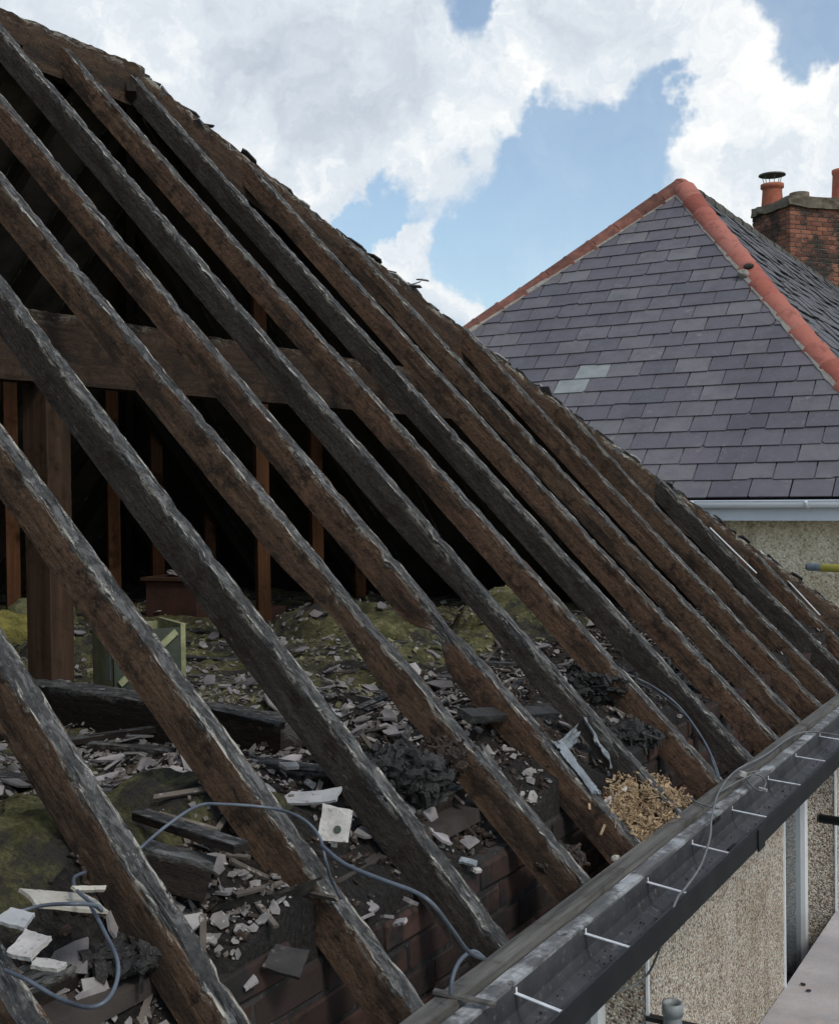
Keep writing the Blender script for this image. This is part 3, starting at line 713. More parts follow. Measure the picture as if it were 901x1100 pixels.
# dark clinker on the wall top and in the eaves trough
dk = MB()
for i in range(9000):
    if i < 2500: x = rr.uniform(-.20, .0); z = -.205 + rr.random() * .03
    else: x = rr.uniform(-1.1, -.24); z = None
    y = rr.uniform(-.5, 5.9)
    if z is None:
        if y < 1.1 and x < -.5: continue
        z = fh(x, y) + rr.uniform(-.004, .012)
    s = rr.uniform(.005, .028); vs, fs = shard(i + 9999, s * rr.uniform(1, 1.6), s, s * .3, 5, .4)
    M4 = Matrix.Translation((x, y, z)) @ Euler((rr.gauss(0, .6), rr.gauss(0, .6), rr.random() * 6.28)).to_matrix().to_4x4(); dk.add([M4 @ v for v in vs], fs)
tag(dk.build('charcoal_rubble', M_CHARB), 'black clinker and burnt crumbs heaped along the wall top and eaves', 'rubble', kind='stuff')

def ragrect(seed, sx, sy, t, rag):
    r = random.Random(seed); pts = []; sx *= .5; sy *= .5; m = 8
    cs = [(-sx, -sy), (sx, -sy), (sx, sy), (-sx, sy)]; cs = [(x * r.uniform(1 - rag * 1.6, 1), y * r.uniform(1 - rag * 1.6, 1)) for x, y in cs]
    for k in range(4):
        a, b = cs[k], cs[(k + 1) % 4]; dx, dy = b[0] - a[0], b[1] - a[1]; L_ = math.hypot(dx, dy) or 1
        for i in range(m):
            u = i / m; o = noise.noise(Vector((u * 2.5 + k * 7, seed * 3.3, 0))) * rag * .5 * min(sx, sy) + r.uniform(-.5, .5) * .0012
            pts.append((a[0] + dx * u + dy / L_ * -o, a[1] + dy * u + dx / L_ * o))
    n = len(pts); bend = r.uniform(-.12, .12)
    top = [Vector((x, y, t / 2 + bend * x * x / max(sx, .01))) for x, y in pts]; bot = [p - Vector((0, 0, t)) for p in top]
    return top + bot, [tuple(range(n)), tuple(range(n, 2 * n))[::-1]] + [(i, n + i, n + (i + 1) % n, (i + 1) % n) for i in range(n)]
mc = MB(); rm = random.Random(91)
for i in range(5200):
    px = rm.uniform(-20, 860); py = rm.uniform(640, 1080); p = at(px, py, 2, .3)
    if not (-4.2 < p.x < -.235 and -.6 < p.y < 5.6): continue
    if rm.random() > patchy(p.x, p.y) * .8 + .15: continue
    if i % 14 == 0:
        l_ = rm.uniform(.03, .11); M4 = Matrix.Translation((p.x, p.y, fh(p.x, p.y) + .012)) @ pose(p.x, p.y, rm, .2); mc.box((-l_, -.006, -.003), (l_, .006, .003), M4); continue
    sz = .003 + .014 * rm.random() ** 2; vs, fs = shard(i, sz * 1.3, sz, sz * .8, 6, .4)
    M4 = Matrix.Translation((p.x, p.y, fh(p.x, p.y) + rm.uniform(0, .014))) @ EU(rm.gauss(0, .6), rm.gauss(0, .6), rm.random() * 6.28); mc.add([M4 @ v for v in vs], fs)
tag(mc.build('mortar_crumbs', simple('mortar_crumbs', (.055, .045, .038), (.20, .17, .145), 7, .97, .004, c3=(.33, .30, .27))), 'brown grey mortar crumbs and lath splinters mixed through the loft rubble', 'rubble', kind='stuff')
def sheet(name, P, sx, sy, t, M, mat, label, cat, seed=1, rag=.12, n=14, group=None):
    vs, fs = ragrect(seed, sx, sy, t, max(.22, rag * 1.6)); o = link(name, mesh(name, vs, fs), mat); o.matrix_world = Matrix.Translation(P) @ M
    return tag(o, label, cat, group)
def fl(px, py, lift=.02, z=.31):
    for _ in range(5):
        p = at(px, py, 2, z); z = fh(p.x, p.y) + lift
    return p
# bigger boards and flakes, each its own
b1 = sheet('plasterboard_piece', fl(359, 885, .03), .085, .085, .006, EU(1.1, .1, .55), M_PLB, 'small white square plasterboard piece with a dark green hole beside the second rafter', 'plasterboard', 3, .05, 12)
hl = MB(); hl.cyl((.008, -.012, .004), (.008, -.012, .0085), .008, n=8); q = hl.build('hole_shade', M_GRND); q.parent = b1  # dark disc on the board's face, colour stands in for a shaded hole
sheet('plasterboard_piece', fl(359, 903, -.01), .02, .05, .01, EU(1.2, 0, .5), M_PLB, 'thin white plaster splinter below the square piece with the hole', 'plasterboard', 4, .2, 7)
sheet('plasterboard_piece', fl(333, 857, .02), .16, .055, .006, EU(.35, -.1, .25), M_PLBD, 'long pale grey plaster strip lying above the square piece with the hole', 'plasterboard', 5, .1, 12)
sheet('plasterboard_piece', fl(293, 793, .02), .21, .13, .010, EU(.1, .05, .5), M_PLBD, 'large flat grey board lying in mid floor right of the second rafter', 'plasterboard', 6, .08, 12)
sheet('plasterboard_piece', fl(378, 768, .03), .30, .10, .010, EU(.12, .05, .45), M_PLBD, 'long grey board on yellow wool left of the charred heap', 'plasterboard', 7, .08, 12)
sheet('plasterboard_piece', fl(313, 822, .02), .06, .04, .008, EU(.2, .05, .9), M_PLB, 'small white chip just below the large flat grey board', 'plasterboard', 8, .2, 8)
sheet('plasterboard_piece', fl(286, 850, .02), .10, .05, .008, EU(.3, .1, -.6), M_PLBD, 'grey board corner tucked behind the second rafter', 'plasterboard', 9, .2, 8)
sheet('board_piece', fl(66, 966, .05), .075, .155, .006, EU(-.3, .15, -.40), M_BOARDY, 'large cream board leaning at lower left behind the blue cable', 'board', 10, .06, 12)
sheet('board_piece', fl(96, 955, .04), .012, .075, .006, EU(-.3, .6, -.35), M_BOARDY, 'narrow cream board edge beside the large leaning cream board', 'board', 12, .1, 8)
sheet('board_piece', fl(18, 985, .05), .075, .05, .006, EU(.2, .1, .2), M_PLBD, 'grey crumbled board at the left edge under the blue cable', 'board', 13, .2, 12)
sheet('plasterboard_piece', fl(33, 1015, .05), .06, .055, .006, EU(.25, .0, .1), M_PLB, 'upper of two pale plaster lumps at lower left on the joist', 'plasterboard', 14, .2, 12)
sheet('plasterboard_piece', fl(53, 1038, .045), .05, .04, .006, EU(.25, .0, .5), M_PLB, 'lower of two pale plaster lumps at lower left on the joist', 'plasterboard', 15, .3, 12)
sheet('board_piece', fl(226, 900, .06), .075, .05, .008, EU(.2, .1, .8), M_BOARDY, 'triangular cream board resting behind the charred joist end', 'board', 16, .3, 5)
sheet('plasterboard_piece', fl(502, 925, .02), .05, .028, .006, EU(.3, .2, .2), M_LEAD, 'bluish white flake on the bricks between third and fourth rafters', 'plasterboard', 17, .2, 9)
sheet('plasterboard_piece', fl(512, 935, .015), .035, .02, .008, EU(.3, .2, 1.2), M_PLB, 'pale plaster crumb under the bluish white flake on the bricks', 'plasterboard', 18, .2, 9)
sheet('fallen_slate', fl(308, 1035, .0, .1) if 0 else at(308, 1032, 2, .13), .085, .07, .008, EU(.5, .3, .4), M_FELT, 'dark rounded slate lying in the soot at the foot of the first rafter', 'slate', 19, .1, 10)
sheet('fallen_slate', at(266, 1052, 2, .11), .055, .03, .006, EU(.3, .2, -.5), M_SLF, 'small pale oval slate flake beside the dark rounded slate', 'slate', 20, .1, 10)
for i, (px, py, z, s) in enumerate(((400, 975, .11, .05), (415, 985, .10, .04), (440, 968, .11, .055), (430, 990, .09, .035), (392, 985, .10, .04))):
    sheet('slate_fragment', at(px, py, 2, z), s, s * .7, .007, EU(.4 * (-1) ** i, .3, i), M_SLF, 'grey slate flake in the small pile on the bricks right of the second rafter', 'slate fragment', 30 + i, .25, 7, 'small pile of slate flakes on the bricks')
for i, (px, py, lb) in enumerate(((120, 815, 'large broken slate in the rubble between the two nearest rafters, leftmost of the big slates'), (275, 695, 'long grey slate leaning on yellow wool just right of the green box'),
        (462, 700, 'broken slate lying among yellow wool between the fourth and fifth rafters'), (190, 830, 'purplish grey slate stack piece against the brown second rafter'), (350, 738, 'grey slate lying right of the sole beam end'), (600, 700, 'grey slate lying on dark wool far right in the loft'))):
    p = fl(px, py, .02); sheet('fallen_slate', p, .15, .08, .007, EU(.15, -.1, i * 1.3), M_SLF, lb, 'slate', 50 + i, .3, 9)

# charred lumps and sticks
def lump(name, c, rad, mat, seed, label, cat, amp=.35, sub=4):
    bm = bmesh.new(); bmesh.ops.create_icosphere(bm, subdivisions=sub, radius=1)
    for v in bm.verts:
        n = v.co.normalized(); k = 1 + amp * fbm(n * 1.6 + Vector((seed, 0, 0)), 5) + .05 * noise.noise(n * 11 + Vector((seed, 2, 0)))
        v.co = Vector((n.x * rad[0], n.y * rad[1], n.z * rad[2])) * k
    me = bpy.data.meshes.new(name); bm.to_mesh(me); bm.free(); o = link(name, me, mat, None, c); return tag(o, label, cat)
def heap(c, rad, mat, seed, label, cat, n=420):
    r = random.Random(seed); bm = bmesh.new(); bmesh.ops.create_icosphere(bm, subdivisions=4, radius=1); q = MB()
    for v in bm.verts:
        nn_ = v.co.normalized(); k = .85 + .45 * fbm(nn_ * 2.2 + Vector((seed, 0, 0)), 5); v.co = Vector((nn_.x * rad[0], nn_.y * rad[1], nn_.z * rad[2])) * k
    q.add([v.co.copy() for v in bm.verts], [tuple(v.index for v in f.verts) for f in bm.faces]); bm.free()
    for i in range(n):
        d = Vector((r.gauss(0, 1), r.gauss(0, 1), r.gauss(0, 1))).normalized(); k = .78 + .3 * r.random()
        p = Vector((d.x * rad[0], d.y * rad[1], d.z * rad[2])) * k; sz = .005 + .026 * r.random() ** 1.8
        M4 = Matrix.Translation(p) @ EU(r.gauss(0, .9), r.gauss(0, .9), r.random() * 6.28)
        if r.random() < .10: q.box((-sz * 1.6, -sz * .14, -sz * .1), (sz * 1.6, sz * .14, sz * .1), M4)
        else:
            vs, fs = shard(seed * 100 + i, sz * r.uniform(1, 2), sz, sz * .55, 6, .4); q.add([M4 @ v for v in vs], fs)
    o = link('charred_heap', mesh('charred_heap', q.v, q.f), mat, None, c); return tag(o, label, cat)
heap(onroof(430, 835, -.19), (.13, .12, .075), M_CHAR, 3, 'large black charred heap hanging on the left side of the third full rafter', 'charred debris')
heap(onroof(475, 815, -.11), (.06, .06, .05), M_CHARB, 5, 'charred brown block wrapped round the rafter right of the black heap', 'charred debris')
heap(onroof(555, 788, -.12), (.10, .045, .05), M_CHARB, 8, 'dark brown burnt timber end lying across two rafters', 'charred debris')
heap(onroof(640, 735, -.17), (.14, .12, .06), M_CHAR, 12, 'flat sooty heap between rafters above the pale membrane', 'charred debris')
heap(onroof(660, 790, -.20), (.16, .09, .05), M_CHAR, 13, 'low sooty heap right of the pale membrane', 'charred debris')
heap(onroof(480, 905, -.30), (.10, .14, .06), M_CHARB, 15, 'brown sooty mound on the wall top below the black heap', 'charred debris')
heap(at(250, 1000, 2, .11), (.12, .12, .035), M_CHAR, 21, 'soot mound under the hanging burnt felt at lower left', 'charred debris')
heap(at(125, 1018, 2, .20), (.11, .09, .018), M_CHAR, 22, 'soot crusted debris on the joist beside the blue cable loop', 'charred debris')
heap(at(600, 925, 2, .03), (.06, .07, .03), M_CHARB, 24, 'broken mortar lump in the gap below the shredded wood', 'rubble')
rs = random.Random(3)
st_ = [((500, 765), (596, 762), -.06, .05, 'wide charred plank end spanning between two rafters'), ((455, 742), (432, 800), -.14, .02, 'thin charred batten leaning left of the heap'),
       ((515, 800), (540, 838), -.06, .035, 'short grey charred board on edge right of the heap'), ((385, 760), (420, 745), -.2, .015, 'thin black stick at the left of the heap'),
       ((560, 730), (500, 790), -.2, .02, 'thin charred batten under the plank end'), ((640, 770), (700, 800), -.16, .03, 'burnt board lying under the rafters near the membrane')]
for i, (a, b, off_, w_, lb) in enumerate(st_):
    o = timber('charred_batten', onroof(*a, off_), onroof(*b, off_ - .02), Vector((.4, -.2, 1)), w_, w_ * .45, M_RK if i else M_CHAR, None, seed=400 + i, rag=1.2, rough=1.4, seglen=.015)
    tag(o, lb, 'burnt timber')
# stub joist ends near the front left
o = timber('joist_end', at(158, 905, 2, .35), at(232, 925, 2, .31) , Vector((0, 0, 1)), .07, .07, M_RK, None, seed=450, rag=.8, seglen=.02); tag(o, 'short charred joist end lying behind the first rafter', 'burnt timber')
for i, (a, b, z, lb) in enumerate((((196, 752), (300, 776), .43, 'split slate covered stick lying along the sole beam'), ((60, 795), (180, 778), .33, 'burnt lath half buried in slate rubble on the left'), ((150, 870), (260, 905), .36, 'blackened lath under the coiled cable'))):
    o = timber('burnt_lath', at(*a, 2, z), at(*b, 2, z), Vector((0, 0, 1)), .035, .018, M_RK, None, seed=460 + i, rag=1, seglen=.02); tag(o, lb, 'lath')

# hanging torn felt
def cloth(name, C, mat, label, cat, sag=.03, amp=.012, n=14, seed=0, th=.004):
    C = [Vector(c) for c in C]; vs = []; fs = []
    for j in range(n + 1):
        for i in range(n + 1):
            u, v = i / n, j / n; p = C[0] * (1 - u) * (1 - v) + C[1] * u * (1 - v) + C[2] * u * v + C[3] * (1 - u) * v
            p.z -= sag * math.sin(math.pi * u) * (1 - v) + sag * .5 * math.sin(math.pi * u) * v
            p += Vector((1, 1, 1)) * amp * noise.noise(Vector((u * 5, v * 5, seed))) ; vs.append(p)
    m2 = (n + 1) ** 2
    vs += [p - Vector((.2, -.2, 1)) * th for p in vs]
    g = lambda i, j: j * (n + 1) + i
    rsd = random.Random(seed)
    for j in range(n):
        for i in range(n):
            if (i in (0, n - 1) or j in (0, n - 1)) and noise.noise(Vector((i * .9, j * .9, seed + 5))) > .12: continue
            a, b, c, d = g(i, j), g(i + 1, j), g(i + 1, j + 1), g(i, j + 1)
            fs += [(a, b, c, d), (m2 + d, m2 + c, m2 + b, m2 + a)]
    return tag(link(name, mesh(name, vs, fs, True), mat), label, cat)
cloth('torn_felt', [onroof(348, 940, .01), onroof(232, 968, -.06), onroof(228, 990, -.16), onroof(310, 985, -.12)], M_FELT, 'torn sooty roofing felt draped from the first rafter at lower left', 'roofing felt', .01, seed=2)
cloth('membrane_sheet', [onroof(593, 797, .006), onroof(603, 795, .006), onroof(646, 853, .006), onroof(636, 852, .006)], M_LEAD, 'pale blue plastic sheet melted along the top of a rafter', 'plastic sheet', 0, .004, 16, seed=4, th=.002)
cloth('membrane_sheet', [onroof(595, 797, .0), onroof(618, 778, -.09), onroof(622, 792, -.12), onroof(606, 808, -.06)], M_LEAD, 'pale crumpled membrane hanging into the gap beside the blue sheet', 'plastic sheet', .01, .02, 12, seed=6)
cloth('membrane_sheet', [onroof(626, 768, -.03), onroof(650, 778, -.03), onroof(676, 825, -.07), onroof(655, 822, -.09)], M_LEAD, 'grey membrane stuck to the side of the burnt rafter', 'plastic sheet', .005, .012, 12, seed=8)
cloth('membrane_sheet', [onroof(643, 862, -.03), onroof(672, 842, -.05), onroof(676, 860, -.07), onroof(652, 880, -.05)], M_PLB, 'cream plastic sheet scrap left of the shredded wood', 'plastic sheet', .005, .010, 10, seed=9)

# shredded wood heap
sw = MB(); rs = random.Random(8)
cs_ = [(672, 852, .10), (700, 850, .09), (690, 868, .10), (715, 880, .09), (685, 890, .08), (735, 893, .06), (665, 870, .07), (700, 896, .06), (722, 866, .06)]
for i in range(9000):
    px, py, r_ = cs_[rs.randrange(len(cs_))]; p = onroof(px + rs.gauss(0, 8), py + rs.gauss(0, 8), -.06 + rs.gauss(0, .028))
    l_ = rs.uniform(.006, .022); w_ = rs.uniform(.002, .006)
    l_ *= rs.uniform(.2, 1.0); w_ *= rs.uniform(.3, 1.1); noise.noise(p * 24) < -.05 or sw.box((-l_, -w_, -.001), (l_, w_, .001), Matrix.Translation(p) @ EU(rs.gauss(0, .8), rs.gauss(0, .8), rs.random() * 6.28))
tag(sw.build('shredded_wood', M_STRAW), 'tan shredded wood nest heaped between two rafters by the gutter', 'shredded wood', kind='stuff')
lump('nest_core', onroof(695, 875, -.15), (.10, .10, .05), M_CHARB, 31, 'brown hollow core of the tan shredded wood nest', 'nest')
lump('plaster_lump', onroof(661, 923, -.02), (.012, .012, .012), M_BOARDY, 33, 'small round yellowish lump by the fascia at a rafter foot', 'plaster lump', .2, 3)

# slate remains along the hip
rh = random.Random(21); hl_ = (hB - hA)
for i in range(95):
    t = (i + rh.random() * .8) / 95; 
    if .12 > t: s = .5
    else: s = 1
    P = hA + hl_ * t + Vector((0.012, .035, .0)) + Vector((0, 0, rh.uniform(-.055, -.022) - .055 * math.sin(math.pi * t)))
    vs, fs = shard(700 + i, rh.uniform(.08, .16), rh.uniform(.04, .08) * s, .008, 7, .35)
    o = link('hip_slate', mesh('hip_slate', vs, fs), M_FELT if rh.random() < .8 else M_SLF)
    o.matrix_world = Matrix.Translation(P - HO) @ Matrix((hipd, hipd.cross(n2) * -1, n2)).transposed().to_4x4() @ EU(rh.gauss(0, .08), rh.gauss(0, .06), rh.gauss(0, .2)); o.parent = house
p = hA + hl_ * .435
pt = onroof(452, 300, .0); P0 = hA + hl_ * ((448 - 147) / (958 - 147) * .78)
# find hip point whose pixel x is 448
def proj(p):
    q = Vector(p) - CAM; z = q.dot(cf); return 450.5 + FPX * q.dot(cr) / z, 550 - FPX * q.dot(cu) / z
best = min((abs(proj(hA + hl_ * (i / 400))[0] - 445), i / 400) for i in range(401))[1]; P0 = hA + hl_ * best - Vector((0, 0, .055))
for i, (dx, dz, s, e) in enumerate(((.0, .03, .11, (.3, -.2, .2)), (.06, .055, .10, (.2, .25, -.3)), (.03, .02, .08, (-.4, .1, .9)))):
    vs, fs = shard(880 + i, s, s * .35, .006, 6, .4); o = link('slate_splinter', mesh('slate_splinter', vs, fs), M_SLF if i else M_LEAD)
    o.matrix_world = Matrix.Translation(P0 + cr * (dx - .02) + Vector((0, 0, dz + .01))) @ EU(*e)
    tag(o, ('pale splinter perched lowest on the hip against the cloud', 'splinter pointing right like a wing on top of the hip', 'short grey splinter propping the wing shaped one on the hip')[i], 'splinter')

# strips on the far rafters
for a, b, o_, lb in (((762, 567), (812, 616), .012, 'short whitish metal strip lying on a rafter top'), ((816, 592), (880, 661), -.03, 'long thin white strip leaning by the hip foot')):
    A, B = onroof(*a, o_), onroof(*b, o_); q = MB(); d = (B - A); Ln = d.length; d.normalize(); s_ = d.cross(ND).normalized()
    q.box((0, -.009, 0), (Ln, .009, .003), Matrix.Translation(A) @ Matrix((d, s_, ND)).transposed().to_4x4()); tag(q.build('metal_strip', M_STRAP), lb, 'metal strip')

# boxes in the loft
def crate(name, c, sx, sy, sz, rz, mats, label, cat):
    root = tag(empty(name, c, rz), label, cat)
    q = MB(); q.box((-sx / 2, -sy / 2, 0), (sx / 2, sy / 2, sz)); me = mesh('body', q.v, q.f)
    bm = bmesh.new(); bm.from_mesh(me); bmesh.ops.bevel(bm, geom=bm.edges[:], offset=.006, segments=1, affect='EDGES'); bm.to_mesh(me); bm.free()
    link('body', me, mats[0], root); return root
c = fl(172, 662, 0); c.z -= .03
rbx = crate('red_box', (c.x, c.y + .2, c.z), .34, .26, .22, .15, [M_RED], 'rust red wooden box with slate rubble on its lid in the dark loft', 'box')
q = MB(); q.box((-.19, -.15, .222), (.19, .15, .24)); link('lid', mesh('lid', q.v, q.f), M_INT, rbx)
rj = random.Random(6)
for i in range(16):
    vs, fs = shard(500 + i, rj.uniform(.05, .11), rj.uniform(.04, .07), .008, 6); o = link('lid_debris', mesh('lid_debris', vs, fs), M_SLF)
    o.matrix_world = Matrix.Translation(rbx.location) @ Matrix.Rotation(.15, 4, 'Z') @ Matrix.Translation((rj.uniform(-.15, .15), rj.uniform(-.12, .12), .25 + rj.random() * .02)) @ EU(rj.gauss(0, .25), rj.gauss(0, .25), rj.random() * 6)
    tag(o, 'slate chip lying on the lid of the rust red box', 'slate fragment', 'slate chips on the red box')
c = fl(262, 668, 0); crate('red_box', (c.x, c.y + .15, c.z - .03), .22, .2, .10, .1, [M_RED], 'low dark red crate just right of the big red box', 'box')
c = fl(140, 725, 0)
gbx = tag(empty('green_box', (c.x, c.y + .02, c.z - .05), -.52), 'pale green insulation board box behind the square post', 'box')
def part(par, name, lo, hi, mat, M=None): q = MB(); q.box(lo, hi, M); return link(name, mesh(name, q.v, q.f), mat, par)
part(gbx, 'front_panel', (-.17, -.12, 0), (.11, -.10, .235), M_GRNL)
part(gbx, 'side_panel', (.11, -.12, 0), (.13, .16, .235), M_GRND)
part(gbx, 'back_panel', (-.17, .16, 0), (.13, .18, .25), M_GRNB)
part(gbx, 'side_panel', (-.19, -.12, 0), (-.17, .18, .235), M_GRNB)
part(gbx, 'label_patch', (.02, -.1225, .05), (.08, -.1205, .14), M_PLBD)
part(gbx, 'brace', (0, 0, -.012), (.012, .30, .012), M_GRNL, Matrix.Translation((.1305, -.10, .04)) @ Matrix.Rotation(.65, 4, 'X'))
gbx.scale = (.85, .85, .92)
part(gbx, 'base_panel', (-.168, -.098, .002), (.108, .158, .02), M_GRND)
# yellow roll at left
lump('insulation_roll', fl(5, 690, .08), (.20, .16, .13), simple('yellow_wool', (.11, .10, .03), (.30, .26, .07), 14, .97, .03), 44, 'bright yellow insulation tuft at the left edge beside the post', 'insulation', .25)
lump('insulation_roll', fl(45, 668, .04), (.16, .2, .15), simple('grey_wool', (.09, .095, .05), (.19, .19, .10), 8, .97, .03), 45, 'grey green insulation bundle between the yellow tuft and the post', 'insulation', .25)

# cables
def cable(pts, r, mat, label):
    P = [at(px, py, 2, z) if k == 'z' else onroof(px, py, z) for (px, py, z, k) in pts]
    o0 = P[0]; me = tube_mesh('cable', [p - o0 for p in P], r); tag(link('cable', me, mat, None, o0), label, 'cable')
Z = 'z'; RO = 'r'
cable([(-15, 993, .36, Z), (40, 974, .37, Z), (80, 971, .385, Z), (104, 973, .37, Z), (109, 978, .36, Z), (96, 968, .36, Z), (82, 955, .36, Z), (80, 943, .35, Z), (92, 937, .34, Z)], .0032, M_CABLE, 'blue grey cable crossing the cream board at lower left')
cable([(96, 970, .35, Z), (112, 1000, .34, Z), (127, 1035, .33, Z), (120, 1068, .31, Z), (98, 1082, .30, Z), (65, 1073, .29, Z), (28, 1052, .30, Z), (5, 1042, .3, Z)], .0032, M_CABLE, 'blue grey cable loop hanging over the wall plate at lower left')
cable([(150, 912, .36, Z), (178, 888, .38, Z), (212, 866, .40, Z), (240, 864, .38, Z), (290, 868, .36, Z), (322, 878, .36, Z), (342, 897, .34, Z), (350, 925, .30, Z), (356, 945, .25, Z), (366, 965, .2, Z)], .0032, M_CABLE, 'thin blue cable arching behind the second rafter past the white piece')
cable([(345, 908, .33, Z), (370, 928, .32, Z), (410, 945, .31, Z), (445, 958, .30, Z), (465, 972, .28, Z), (485, 998, .22, Z), (503, 1022, .14, Z), (520, 1030, .08, Z)], .0042, M_CABLE, 'thick blue grey cable running down to the gutter across the third rafter')
cable([(520, 1030, .07, Z), (508, 1022, .09, Z), (494, 1032, .09, Z), (486, 1050, .07, Z), (484, 1068, .04, Z)], .0045, M_CABLE, 'short bent grey conduit curling over the fascia at the bottom')
cable([(668, 722, -.03, RO), (700, 737, -.03, RO), (728, 758, -.02, RO), (752, 790, .0, RO), (765, 815, .0, RO), (773, 838, .0, RO)], .004, M_CABLE, 'grey cable lying down the rafters to the gutter right of the nest')
cable([(672, 728, -.05, RO), (706, 745, -.05, RO), (735, 768, -.03, RO), (757, 800, -.01, RO), (771, 836, .0, RO)], .0025, M_CABD, 'thin dark cable beside the grey cable on the rafters')
cable([(905, 791, .03, Z), (860, 787, .035, Z), (820, 812, .035, Z), (790, 828, .035, Z), (772, 850, .035, Z), (764, 878, .02, Z), (762, 900, .0, Z), (752, 930, -.01, Z), (735, 955, -.015, Z), (727, 965, -.012, Z), (716, 995, -.05, Z), (706, 1025, -.15, Z), (694, 1048, -.22, Z), (672, 1062, -.24, Z), (645, 1065, -.2, Z), (620, 1060, -.16, Z)], .0032, M_WIREG, 'long grey wire lying over the gutter and looping below its lip')
cable([(770, 852, .03, Z), (795, 838, .03, Z), (812, 832, .03, Z), (822, 840, .01, Z), (816, 850, .0, Z), (805, 842, .01, Z), (800, 832, .02, Z), (815, 828, .02, Z)], .0028, M_WIREG, 'knotted grey wire end on the fascia by a gutter strap')
cable([(740, 856, .02, Z), (748, 862, .02, Z), (760, 866, .02, Z), (772, 868, .015, Z)], .003, M_WIREG, 'short dark wire tail on the fascia top')
q = MB(); p = at(797, 832, 2, .03); q.box((-.012, -.006, -.006), (.012, .006, .010), Matrix.Translation(p) @ EU(.2, .3, .9)); tag(q.build('wire_connector', M_PLB), 'tiny white connector on the fascia beside the knotted wire', 'connector')
q = MB(); p = at(819, 848, 2, .0); q.box((-.014, -.004, -.004), (.014, .004, .004), Matrix.Translation(p) @ EU(.1, .1, -.2)); tag(q.build('wire_connector', M_PLB), 'tiny white plug hanging into the gutter on the knotted wire', 'connector')

# leaf litter in the gutter
gd = MB(); rg = random.Random(31)
for i in range(420):
    y = rg.uniform(.4, 5); x = rg.uniform(.105, .19); s = .0015 + .0055 * rg.random() ** 2; vs, fs = shard(i, s * 1.6, s, .002, 4, .3)
    gd.add([Matrix.Translation((x, y, -.086 + rg.random() * .003)) @ EU(rg.gauss(0, .3), rg.gauss(0, .3), rg.random() * 6) @ v for v in vs], fs)
tag(gd.build('gutter_litter', M_CHARB), 'dark crumbs and ash lying in the gutter channel', 'litter', kind='stuff')

# flat roof beside the wall, vent pipe, scaffold tubes
fr = MB(); nx_, ny_ = 12, 30; vs = []; fs = []
for j in range(ny_ + 1):
    for i in range(nx_ + 1): x = WX + .004 + 3.2 * i / nx_; y = 2.3 + 6 * j / ny_; vs.append((x, y, -1.325 - .004 * (y - 4) + .006 * noise.noise(Vector((x * 2, y * 2, 0)))))
nn = len(vs); vs += [(x, y, -1.45) for x, y, z in vs]
for j in range(ny_):
    for i in range(nx_): a = j * (nx_ + 1) + i; fs += [(a, a + 1, a + nx_ + 2, a + nx_ + 1), (nn + a, nn + a + nx_ + 1, nn + a + nx_ + 2, nn + a + 1)]
for i in range(nx_): a = i; b = ny_ * (nx_ + 1) + i; fs += [(a, nn + a, nn + a + 1, a + 1), (b, b + 1, nn + b + 1, nn + b)]
for j in range(ny_): a = j * (nx_ + 1); b = a + nx_; fs += [(a, a + nx_ + 1, nn + a + nx_ + 1, nn + a), (b, nn + b, nn + b + nx_ + 1, b + nx_ + 1)]
ext = tag(empty('flat_roof_extension', (1.4, 5.3, -2.75)), 'low extension with a pale pinkish flat roof against the pebbledash wall', 'extension')
q = link('roof_deck', mesh('roof_deck', vs, fs), M_FLAT, ext); q.location = -Vector((1.4, 5.3, -2.75))
q = MB(); q.box((WX + .01, 2.4, -2.75), (2.9, 8.2, -1.452)); q = q.build('wall', M_PEB, ext); q.location = -Vector((1.4, 5.3, -2.75))
for i, (px, py) in enumerate(((862, 1057), (868, 1064))):
    vs, fs = shard(i + 5, .03, .02, .006, 6); o = link('slate_chip', mesh('slate_chip', vs, fs), M_FELT); o.location = at(px, py, 2, -1.32); tag(o, ('darker and larger of two chips lying on the pale flat roof', 'smaller of two chips lying on the pale flat roof')[i], 'slate chip')
vp_ = at(722, 1080, 0, -.10); 
root = tag(empty('vent_pipe', (-.10, vp_.y, -1.33)), 'open grey plastic pipe standing against the pebbledash wall', 'pipe')
q = MB(); q.cyl((0, 0, 0), (0, 0, vp_.z + 1.33 + .01), .030, n=24, cap=False); q.cyl((0, 0, 0), (0, 0, vp_.z + 1.33 + .01), .026, n=24, cap=False); link('pipe', mesh('pipe', q.v, q.f, True), M_PIPE, root)
q = MB(); ring = []; n_ = 24; zt = vp_.z + 1.33 + .01
vs = []; fs = []
for zz, r_ in ((zt, .034), (zt, .0255), (zt - .04, .0255), (zt - .04, .034)):
    for i in range(n_): t = 2 * math.pi * i / n_; vs.append((math.cos(t) * r_, math.sin(t) * r_, zz))
for k in range(4):
    for i in range(n_): fs.append((k * n_ + i, k * n_ + (i + 1) % n_, ((k + 1) % 4) * n_ + (i + 1) % n_, ((k + 1) % 4) * n_ + i))
link('socket', mesh('socket', vs, fs, True), M_PIPE, root)
part(root, 'bracket', (-.1, .02, zt - .09), (.16, .05, zt - .075), M_BLK)
